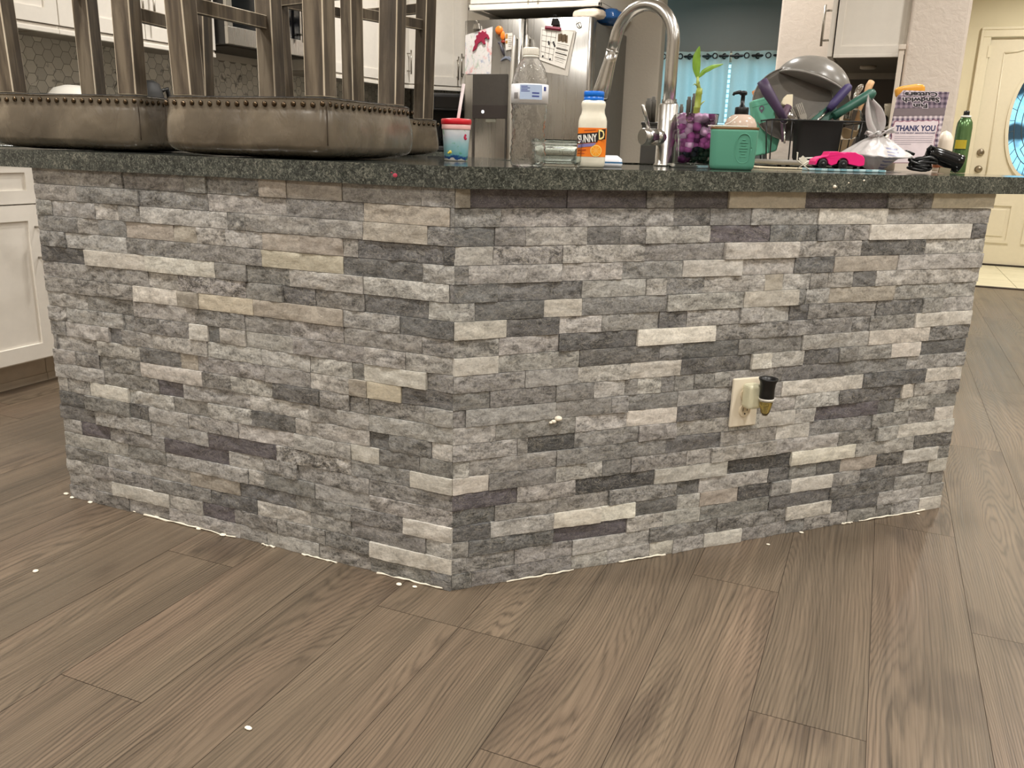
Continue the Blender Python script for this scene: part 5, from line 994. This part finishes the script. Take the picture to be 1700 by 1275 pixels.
t = thing('wire_whisk', 'shiny wire whisk poking up behind the green knife handle', 'whisk', (0, 0, 0)); mb = MB()
for k in range(5):
    w = (k - 2) * 1.6; bar(mb, [(1416, 172), (1421 + w, 158), (1427 + w * 1.6, 147), (1430 + w * .9, 141), (1431 + w * .2, 140)], 2.63 + .004 * abs(k - 2), .0016, 6)
bar(mb, [(1408, 200), (1416, 172)], 2.63, .006); obj('wire_loops', mb, CHROME, t)
# jars in the rack's right end
def jar(name, label, px, s, r, h, body, cap, z0=.955):
    p = at(px, 250, s); t = thing(name, label, 'jar', (p.x, p.y, z0)); mb = MB(); mb.lathe([(0, 0), (r * .9, 0), (r, .006), (r, h * .72), (r * .8, h * .8), (r * .8, h * .82)], 24); obj('jar_glass', mb, body, t); mb = MB(); mb.lathe([(r * .86, h * .8), (r * .86, h), (0, h)], 24); obj('jar_lid', mb, cap, t); return t
YG = NT('yellow_contents'); YG.set(Base_Color=lin((196, 172, 84)), Roughness=.25); YG.bump(YG.noise(YG.coord(), 120, 2), .2, .002)
jar('spice_jar', 'small jar of yellow contents at the right end of the dish rack', 1380, 2.62, .022, .085, YG.m, CHROME, ZC + .022)
t = thing('kraft_box', 'narrow brown box leaning behind the right end of the dish rack', 'box', (0, 0, 0)); place(t, plane(1402, 240, 2.70, -.35)); mb = MB(); mb.box((-.022, -.05, -.03), (.022, .050, 0)); obj('box_body', mb, plain('kraft_brown', (132, 110, 80), .7), t, bevel=.002)
# plastic carrier bag knotted at the top
bl_ = at(1456, 262, 2.40); bl_.z = ZC; t = thing('carrier_bag', 'knotted white plastic carrier bag with faint blue print', 'bag', bl_, RA)
BAG = NT('thin_white_plastic'); v = BAG.coord(); s = BAG.add('ShaderNodeSeparateXYZ'); BAG.link(v, s.inputs[0]); st = BAG.math('FRACT', BAG.math('MULTIPLY', BAG.math('ADD', s.outputs[2], BAG.math('MULTIPLY', BAG.noise(v, 20, 2), .02)), 120.)); band_ = BAG.math('MULTIPLY', BAG.math('GREATER_THAN', s.outputs[0], .0), BAG.math('LESS_THAN', s.outputs[0], .030)); band_ = BAG.math('MULTIPLY', band_, BAG.math('LESS_THAN', s.outputs[2], .066)); b2 = BAG.math('MULTIPLY', BAG.math('GREATER_THAN', st, .55), band_)
BAG.set(Base_Color=BAG.mix(BAG.math('MULTIPLY', b2, .7), lin((206, 202, 200)), lin((88, 96, 150))), Roughness=.32, Transmission_Weight=.12); BAG.bump(BAG.noise(v, 35, 5, .6, 1.), .5, .006); BAG = BAG.m
def bag(u, v):
    a = u * 2 * PI; k = v; R0 = .098 * math.sin(min(1., k * 1.0) * PI * .5 + .02) if k < .45 else .098 * (1 - ((k - .45) / .55) ** 1.25) + .006
    if k < .1: R0 = .098 * (k / .1) ** .5
    z = .098 * (max(0, k - .08) / .92) ** 1.0 if k > .08 else 0.
    fold = 1 + (.16 * (k ** 1.5)) * math.sin(a * 9 + 2.2 * math.sin(a * 2)) + .05 * math.sin(a * 5 + 1.) + .10 * noise.noise(Vector((math.cos(a) * 1.6, math.sin(a) * 1.6, k * 3)))
    return Vector((R0 * fold * math.cos(a) * .98 - .008 * k, R0 * fold * math.sin(a) * .78, max(.0006, z + .006 * noise.noise(Vector((math.cos(a) * 3, math.sin(a) * 3, k * 5))) * (1 if k > .12 else 0))))
mb = MB(); mb.sheet(bag, 96, 30); obj('bag_body', mb, BAG, t)
kc = Vector((-.008, 0, .100)); mb = MB(); mb.ball(kc, .014, 16, 10, 0, (1.2, .9, .8)); obj('knot', mb, BAG, t)
def ear(P, w0):
    P = [kc + Vector(p) for p in P]
    def fn(u, v):
        s_ = v * (len(P) - 1); i = min(int(s_), len(P) - 2); p = P[i].lerp(P[i + 1], s_ - i); w = w0 * (.25 + math.sin(PI * min(1, v * .9 + .06)) ** .9)
        x = (u - .5) * 2; return p + Vector((x * w, .012 * math.sin(x * 4 + v * 2) - .006 * abs(x), .008 * x * math.cos(v * 3) + .004 * math.sin(x * 9)))
    mb = MB(); mb.sheet(fn, 20, 20); mb.sheet(lambda u, v: fn(1 - u, v) + Vector((0, .0008, 0)), 20, 20); obj('bag_handle', mb, BAG, t)
ear([(0, 0, .0), (-.010, .004, .03), (-.022, .006, .07), (-.034, .008, .098)], .020); ear([(.004, -.006, 0), (.020, -.010, .008), (.036, -.014, .014)], .010); ear([(-.006, -.004, 0), (-.022, -.008, .004), (-.036, -.010, .002)], .008)
fo = at(1412, 206, 2.56); FOIL = clear('crinkled_clear_film', (226, 222, 212), .12, 1.15); packet('clear_film_bag', 'crumpled clear film bag behind the knotted carrier bag', (fo.x, fo.y, fo.z), .032, .022, .045, FOIL, .4, 15, 'bag')
# toy car on its pale blue mat
pm0 = at(1400, 286, 2.30); pm0.z = ZC; ma = math.atan2(.62, .80); t = thing('foam_mat', 'pale blue scalloped foam mat under the pink toy car', 'mat', pm0, RA)
P = []; hw, hd_ = .103, .030
for i in range(13): P.append((-hw + 2 * hw * i / 12, -hd_ + (.0035 if i % 2 else 0)))
for i in range(13): P.append((hw - 2 * hw * i / 12, hd_ - (.0035 if i % 2 else 0)))
mb = MB(); mb.prism(P, 0, .0065); obj('mat_pad', mb, plain('pale_blue_foam', (176, 204, 208), .7), t, bevel=.0015)
mb = MB()
for i in range(6): x = -.086 + i * .034; mb.box((x, -hd_ - .0002, .0015), (x + .015, -hd_ + .006, .0068))
obj('blue_patches', mb, plain('mid_blue_foam', (128, 172, 182), .7), t)
cz = pm0 + Vector((0, 0, .0068)); cz = cz - Vector((CR.x, CR.y, 0)) * .022; t = thing('toy_car', 'hot pink plastic toy car with black wheels', 'toy car', cz, RA)
side = [(-.066, .010), (-.0665, .018), (-.062, .025), (-.050, .030), (-.036, .0325), (-.033, .036), (-.030, .0435), (-.010, .0445), (-.006, .0435), (.010, .0405), (.018, .0435), (.038, .0435), (.045, .040), (.058, .036), (.064, .030), (.066, .022), (.0655, .010), (.060, .007)]
for c_, r_ in (((.0, 0), .0),): pass
def arch(cx_, r_): return [(cx_ + r_ * math.cos(a), .0125 + r_ * math.sin(a)) for a in [PI * i / 8 for i in range(9)]]
poly = side + [(.054, .007), (.010, .007)] 
body = side[:-1] + [(.064, .0075), (.058, .0075)]
bot = [(.052, .0075)] + [(x, z) for x, z in arch(.008, .0155) if z > .0075] + [(-.022, .0075)] + [(x, z) for x, z in arch(-.046, .0150) if z > .0075] + [(-.0645, .0075)]
mb = MB(); mb.prism(side[:-1] + bot, -.026, .026, 0, Matrix(((1, 0, 0, 0), (0, 0, -1, 0), (0, 1, 0, 0), (0, 0, 0, 1)))); obj('car_body', mb, plain('hot_pink_plastic', (240, 36, 124), .38, var=.04), t, bevel=.0055, seg=4)
for x in (-.046, .008):
    for y in (-.0255, .0255):
        mb = MB(); mb.lathe([(0, -.005), (.009, -.005), (.0118, -.003), (.0122, 0), (.0118, .003), (.009, .005), (.005, .004), (0, .0045)], 24, (x, y, .0122), 0, True, RX90); wh = obj('wheel', mb, plain('toy_tyre', (20, 20, 22), .5), t); mb = MB(); mb.lathe([(.0045, 0), (.004, .002), (0, .0025)], 14, (x, y - .0045 if y < 0 else y + .0005, .0122), 0, True, RX90); obj('hub', mb, plain('toy_hub', (52, 50, 52), .4), wh)
mb = MB(); mb.box((-.060, -.022, .0072), (.062, .022, .0095)); obj('chassis', mb, BLACK, t)
# bits beside the car
cp = at(1331, 270, 2.24); cp.z = ZC; t = thing('plastic_hook', 'clear plastic hanger hook lying left of the pink toy car', 'hook', cp, RA); mb = MB(); mb.tube([(-.016, 0, .0450), (-.014, 0, .0455), (-.0135, 0, .026), (-.006, 0, .021), (.006, 0, .014)], .0020, 6); mb.box((-.012, -.001, .012), (.012, .001, .026), 0, Matrix.Rotation(.7, 4, 'Y') @ Matrix.Translation((-.012, 0, .004))); mb.tube([(-.013, 0, .0022), (.018, -.002, .026)], .0012, 6); mb.tube([(.022, 0, .0022), (-.004, 0, .020)], .0016, 6); obj('hook_body', mb, plain('translucent_white', (222, 216, 200), .25), t)
t = thing('teal_tip_pen', 'thin white stick with a teal end lying in front of the utensil caddy', 'stick', (0, 0, 0)); mb = MB(); p0, p1 = rk(-.07, -.166, .030), rk(.028, -.160, .036); mb.tube([p0, p0.lerp(p1, .55)], .0022, 8); obj('white_shaft', mb, WHITE, t); mb = MB(); mb.tube([p0.lerp(p1, .55), p1], [.0035, .0028], 8); obj('teal_end', mb, plain('teal_blue_plastic', (40, 124, 150), .4), t)
# cardboard sleeve with printing
s1 = 2.70; CM = plane(1517, 205, s1, 0, -.10); t = thing('printed_card', 'purple gingham THANK YOU cardboard sleeve standing upside down behind the hair dryer', 'packaging card', (0, 0, 0)); place(t, CM)
lp = lambda poly: loc_poly(poly, 1517, 205, s1)
ging = m_check('purple_gingham', (226, 210, 216), (92, 76, 98), 62)
mb = MB(); mb.prism(lp([(1472, 268), (1486, 163), (1489, 160), (1496, 152), (1572, 155), (1556, 268)]), -.003, 0); obj('card_board', mb, ging, t)
mb = MB(); mb.prism(lp([(1482.5, 191), (1487, 160), (1571.5, 155.5), (1566, 191)]), 0, .0006); obj('dark_gingham_panel', mb, m_check('dark_gingham', (150, 132, 146), (66, 52, 72), 62), t)
mb = MB(); mb.prism(lp([(1481, 193), (1483, 181), (1567.5, 180), (1566, 192)]), .0006, .0010); mb2 = mb; obj('olive_band', mb2, plain('dusty_print', (122, 108, 112), .6), t)
PL = plain('card_pale_pink', (232, 216, 220), .6); scal = []
for (x0, y0), (x1, y1) in (((1480, 247), (1485, 203)), ((1485, 203), (1557, 201)), ((1557, 201), (1551, 247))):
    n = 12 if abs(x1 - x0) < 20 else 18
    for i in range(n): q = i / n; o_ = 1.2 * math.sin(i * PI * .999); x = x0 + (x1 - x0) * q; y = y0 + (y1 - y0) * q; k = 1.3 if i % 3 == 1 else 0; scal.append((x + (-k if x0 == 1480 else (k if x0 == 1557 else 0)), y - (k if x0 == 1485 else 0)))
def grow(poly, c, k): return [(c[0] + (x - c[0]) * k, c[1] + (y - c[1]) * k) for x, y in poly]
full = [(1473, 268)] + scal + [(1549, 268)]
mb = MB(); mb.prism(lp(grow(full, (1516, 240), 1.035)), .0003, .0008); obj('scallop_edge', mb, plain('card_rose_edge', (150, 92, 112), .6), t); mb = MB(); mb.prism(lp(full), .0008, .0012); obj('scallop_panel', mb, PL, t)
U = s1 / FP
TX = lambda px, py, z=.0013, a=0.: Matrix.Translation((*lp([(px, py)])[0], z)) @ Matrix.Rotation(a, 4, 'Z')
lettering('thank_you_letters', 'THANK YOU', 12.5 * U, NAVY, t, TX(1520, 217), width=66 * U, off=.0007, shear=.1)
lettering('small_print', 'FOR YOUR RECENT AMAZON PURCHASE', 3.2 * U, plain('small_print_navy', (74, 70, 104), .6), t, TX(1520, 221.5), width=66 * U, off=.0001)
mb = MB()
for k in range(5): y = 226 + k * 3.1; w = 64 if k < 4 else 30; a, b = lp([(1486.5 - k * .4, y)])[0], lp([(1486.5 - k * .4 + w, y)])[0]; mb.box((a[0], a[1] - .0006, .0012), (b[0], b[1] + .0006, .0015))
obj('text_lines', mb, plain('faint_text', (150, 140, 152), .7), t)
BL = plain('title_black', (24, 20, 24), .5); HALO = plain('title_pale_halo', (214, 202, 210), .6)
for sx_, py, w, sz in (('Fun', 180.5, 24, 9.5), ('Sandwich', 171.5, 62, 10.5), ('Cutters', 162.6, 54, 10.)):
    lettering('title_outline', sx_, sz * U, HALO, t, TX(1525, py - sz * .72, .0011, PI), width=(w + 3) * U, off=.0022, ext=.0002, shear=-.08); lettering('title_letters', sx_, sz * U, BL, t, TX(1525, py - sz * .72, .0014, PI), width=w * U, off=.0006, ext=.0003, shear=-.08)
og = at(1510, 152, 2.745); o = packet('orange_wrapper', 'crinkled orange wrapper tucked behind the top of the printed card', (og.x, og.y, og.z), .046, .012, .020, plain('amber_film', (232, 166, 66), .25), RA, 31, 'wrapper'); o.rotation_euler = (0, -.12, RA)
# bottles behind the card
for px, s_, h_, lab, nm, band_c in ((1475, 2.78, .115, 'white rounded bottle half hidden behind the left edge of the printed card', 'lotion_bottle', None), (1566, 2.80, .130, 'white bottle with an orange label between the printed card and green spray can', 'pill_bottle', (206, 128, 92))):
    p = at(px, 250, s_); t = thing(nm, lab, 'bottle', (p.x, p.y, ZC)); mb = MB(); mb.lathe([(0, 0), (.024, 0), (.026, .004), (.026, h_ * .74), (.022, h_ * .86), (.012, h_ * .96), (0, h_)], 28); obj('bottle_body', mb, plain('cream_white_bottle', (234, 220, 202), .35), t)
    if band_c: mb = MB(); mb.lathe([(.0263, .012), (.0263, .062)], 28); obj('bottle_label', mb, plain('burnt_orange_label', band_c, .4), t)
# green spray can
cp = Vector((.972, 1.536, ZC)); t = thing('spray_can', 'tall green aerosol can with a black nozzle at the right end', 'spray can', cp, toward(cp)); GC = NT('green_can'); nn = GC.noise(GC.coord((30, 30, 3)), 1., 3); GC.set(Base_Color=GC.ramp(nn, [(.35, lin((74, 108, 66))), (.65, lin((112, 146, 96)))]), Roughness=.22, Metallic=.55)
mb = MB(); mb.lathe([(0, 0), (.0215, 0), (.0228, .003), (.0228, .135), (.021, .150), (.015, .162), (.011, .166)], 36); obj('can_body', mb, GC.m, t); mb = MB(); mb.lathe([(.013, .164), (.0150, .165), (.0150, .169), (.012, .170), (0, .170)], 28); obj('white_collar', mb, WHITE, t); mb = MB(); mb.lathe([(.0085, .169), (.0085, .181), (.007, .184), (0, .1845)], 22); obj('nozzle', mb, BLACK, t)
mb = MB(); mb.sheet(lambda u, v: (.0231 * math.sin(-.9 + 1.5 * u), -.0231 * math.cos(-.9 + 1.5 * u), .072 + .026 * v), 12, 1); obj('yellow_label', mb, plain('yellow_label', (196, 174, 50), .4), t); mb = MB(); mb.sheet(lambda u, v: (.0232 * math.sin(-.9 + 1.5 * u), -.0232 * math.cos(-.9 + 1.5 * u), .069 + .002 * v), 12, 1); obj('dark_band', mb, BLACK, t)
# hair dryer with its bundled cord
hl = at(1560, 270, 2.44); hl.z = ZC; t = thing('hair_dryer', 'black hair dryer with bundled cord lying at the right end of the worktop', 'hair dryer', hl, RA); GLB = plain('gloss_black', (14, 14, 15), .18)
mb = MB(); ax0, ax1 = Vector((-.030, .0, .056)), Vector((.052, -.012, .027)); dv = ax1 - ax0; mb.tube([ax0 - dv * .12, ax0, ax0 + dv * .35, ax0 + dv * .8, ax0 + dv * 1.0, ax0 + dv * 1.02], [.012, .020, .0225, .0245, .0265, .024], 24); obj('dryer_barrel', mb, GLB, t)
mb = MB(); mb.tube([(-.020, .006, .046), (-.045, .0, .030), (-.070, -.006, .022), (-.086, -.008, .018)], [.016, .0165, .016, .012], 18); obj('dryer_handle', mb, GLB, t)
mb = MB(); mb.tube([(.0, -.022, .048), (.026, -.027, .040)], [.0045, .0045], 8); obj('chrome_strip', mb, CHROME, t)
mb = MB(); P = []
for i in range(90): a = i * .48; P.append((-.060 + .030 * math.cos(a) + .010 * math.sin(a * .31), -.024 + .014 * math.sin(a), .010 + .030 * (.5 + .5 * math.sin(a * .23 + 1)) + .004 * math.sin(a * 1.7)))
mb.tube(P, .0042, 7); mb.tube([(-.040, -.010, .05), (-.046, -.014, .066), (-.040, -.016, .074), (-.030, -.016, .070), (-.028, -.014, .055)], .0042, 7); mb.tube([(-.085, -.02, .05), (-.105, -.016, .058), (-.125, -.012, .056)], .0040, 7); obj('cord', mb, BLACK, t)
mb = MB(); mb.box((-.016, -.036, .0), (.016, -.030, .016), 0, Matrix.Rotation(.12, 4, 'Y')); tg = obj('foil_tag', mb, CHROME, t)
# things on the right base cabinet
def by(px, s): p = at(px, 250, s); p.z = .9165; return p
p = by(1470, 3.86); t = thing('glass_canister', 'cream topped glass canister on the right worktop behind the printed card', 'canister', p); mb = MB(); mb.lathe([(0, 0), (.03, 0), (.032, .01), (.030, .17), (.026, .19)], 24); obj('canister_glass', mb, plain('amber_grey_glass', (112, 98, 74), .15), t); mb = MB(); mb.lathe([(.027, .19), (.0275, .255), (.031, .262), (.031, .275), (0, .278)], 24); obj('canister_lid', mb, plain('cream_lid', (222, 210, 186), .4), t)
p = by(1447, 3.92); t = thing('toaster', 'black toaster on the right worktop behind the carrier bag', 'toaster', p); mb = MB(); mb.box((-.07, -.09, 0), (.05, .09, .225)); obj('toaster_body', mb, BLACKM, t, bevel=.012, seg=3); mb = MB(); mb.box((.01, -.096, .08), (.03, -.089, .12)); obj('lever', mb, BLACK, t)
p = by(1482, 3.70); t = thing('white_mug', 'white handled mug on the right worktop behind the printed card', 'mug', p); mb = MB(); mb.lathe([(0, 0), (.036, 0), (.038, .01), (.034, .15), (.03, .2), (.027, .2), (.03, .15), (.034, .012), (0, .01)], 24); obj('mug_body', mb, WHITE, t); mb = MB(); mb.tube([(-.03, -.01, .17), (-.055, -.012, .16), (-.06, -.012, .11), (-.035, -.01, .06)], .006, 8); obj('handle', mb, WHITE, t)
# ------------------------------------------------------------------ camera, lamps, daylight
cam = bpy.data.cameras.new('camera'); cam.sensor_width = 36; cam.lens = 36 * FP / 1700; cam.clip_start = .02; cam.clip_end = 60
co = bpy.data.objects.new('camera', cam); C.objects.link(co)
co.matrix_world = Matrix(((CR.x, CU.x, -CF.x, CAM.x), (CR.y, CU.y, -CF.y, CAM.y), (CR.z, CU.z, -CF.z, CAM.z), (0, 0, 0, 1)))
bpy.context.scene.camera = co
LENS = m_lamp('lamp_lens', (1, .9, .76), 6.)
def can(x, y, w, col=(1, .965, .91), spread=2.6, size=.16):
    t = thing('ceiling_light', 'round recessed white ceiling downlight', 'ceiling light', (x, y, CZ), 0, 'recessed ceiling downlights')
    mb = MB(); mb.lathe([(.085, -.001), (.105, -.004), (.105, -.009), (.083, -.006)], 36); obj('trim_ring', mb, WHITE, t)
    mb = MB(); mb.lathe([(0, -.004), (.084, -.004)], 36); obj('lens', mb, LENS, t)
    l = bpy.data.lights.new('downlight', 'AREA'); l.shape = 'DISK'; l.size = size; l.energy = w; l.color = col; l.spread = spread
    o = bpy.data.objects.new('downlight', l); C.objects.link(o); o.location = (0, 0, -.012); o.parent = t
LAMPS = [(-1.00, -.62, 30), (.55, -.72, 30), (1.75, .30, 30), (-1.5, 1.7, 30), (-.35, 2.75, 32), (-1.55, 3.35, 27), (.2, -3.0, 40), (-1.9, -2.9, 30), (2.4, -2.4, 46), (3.1, 1.6, 40), (3.4, -.6, 40), (2.6, 4.2, 40), (-1.9, -.4, 24), (1.5, 1.75, 26)]  # the last one is an unseen lamp added to brighten the hall wall end
for x, y, w in LAMPS: can(x, y, w)
can(1.95, 6.6, 38, (1, .94, .82)); can(3.2, 6.4, 26, (1, .94, .82)); can(-.9, 6.6, 22)  # the den one is an unseen lamp added to lighten its grey wall
wd = bpy.data.worlds.new('daylight'); bpy.context.scene.world = wd; wd.use_nodes = True
bg = wd.node_tree.nodes['Background']; bg.inputs[0].default_value = (.46, .82, .95, 1); bg.inputs[1].default_value = 2.6
sc_ = bpy.context.scene; sc_.view_settings.view_transform = 'Standard'; sc_.view_settings.look = 'None'; sc_.view_settings.gamma = 1; sc_.view_settings.use_curve_mapping = False
sc_.view_settings.exposure = -.35
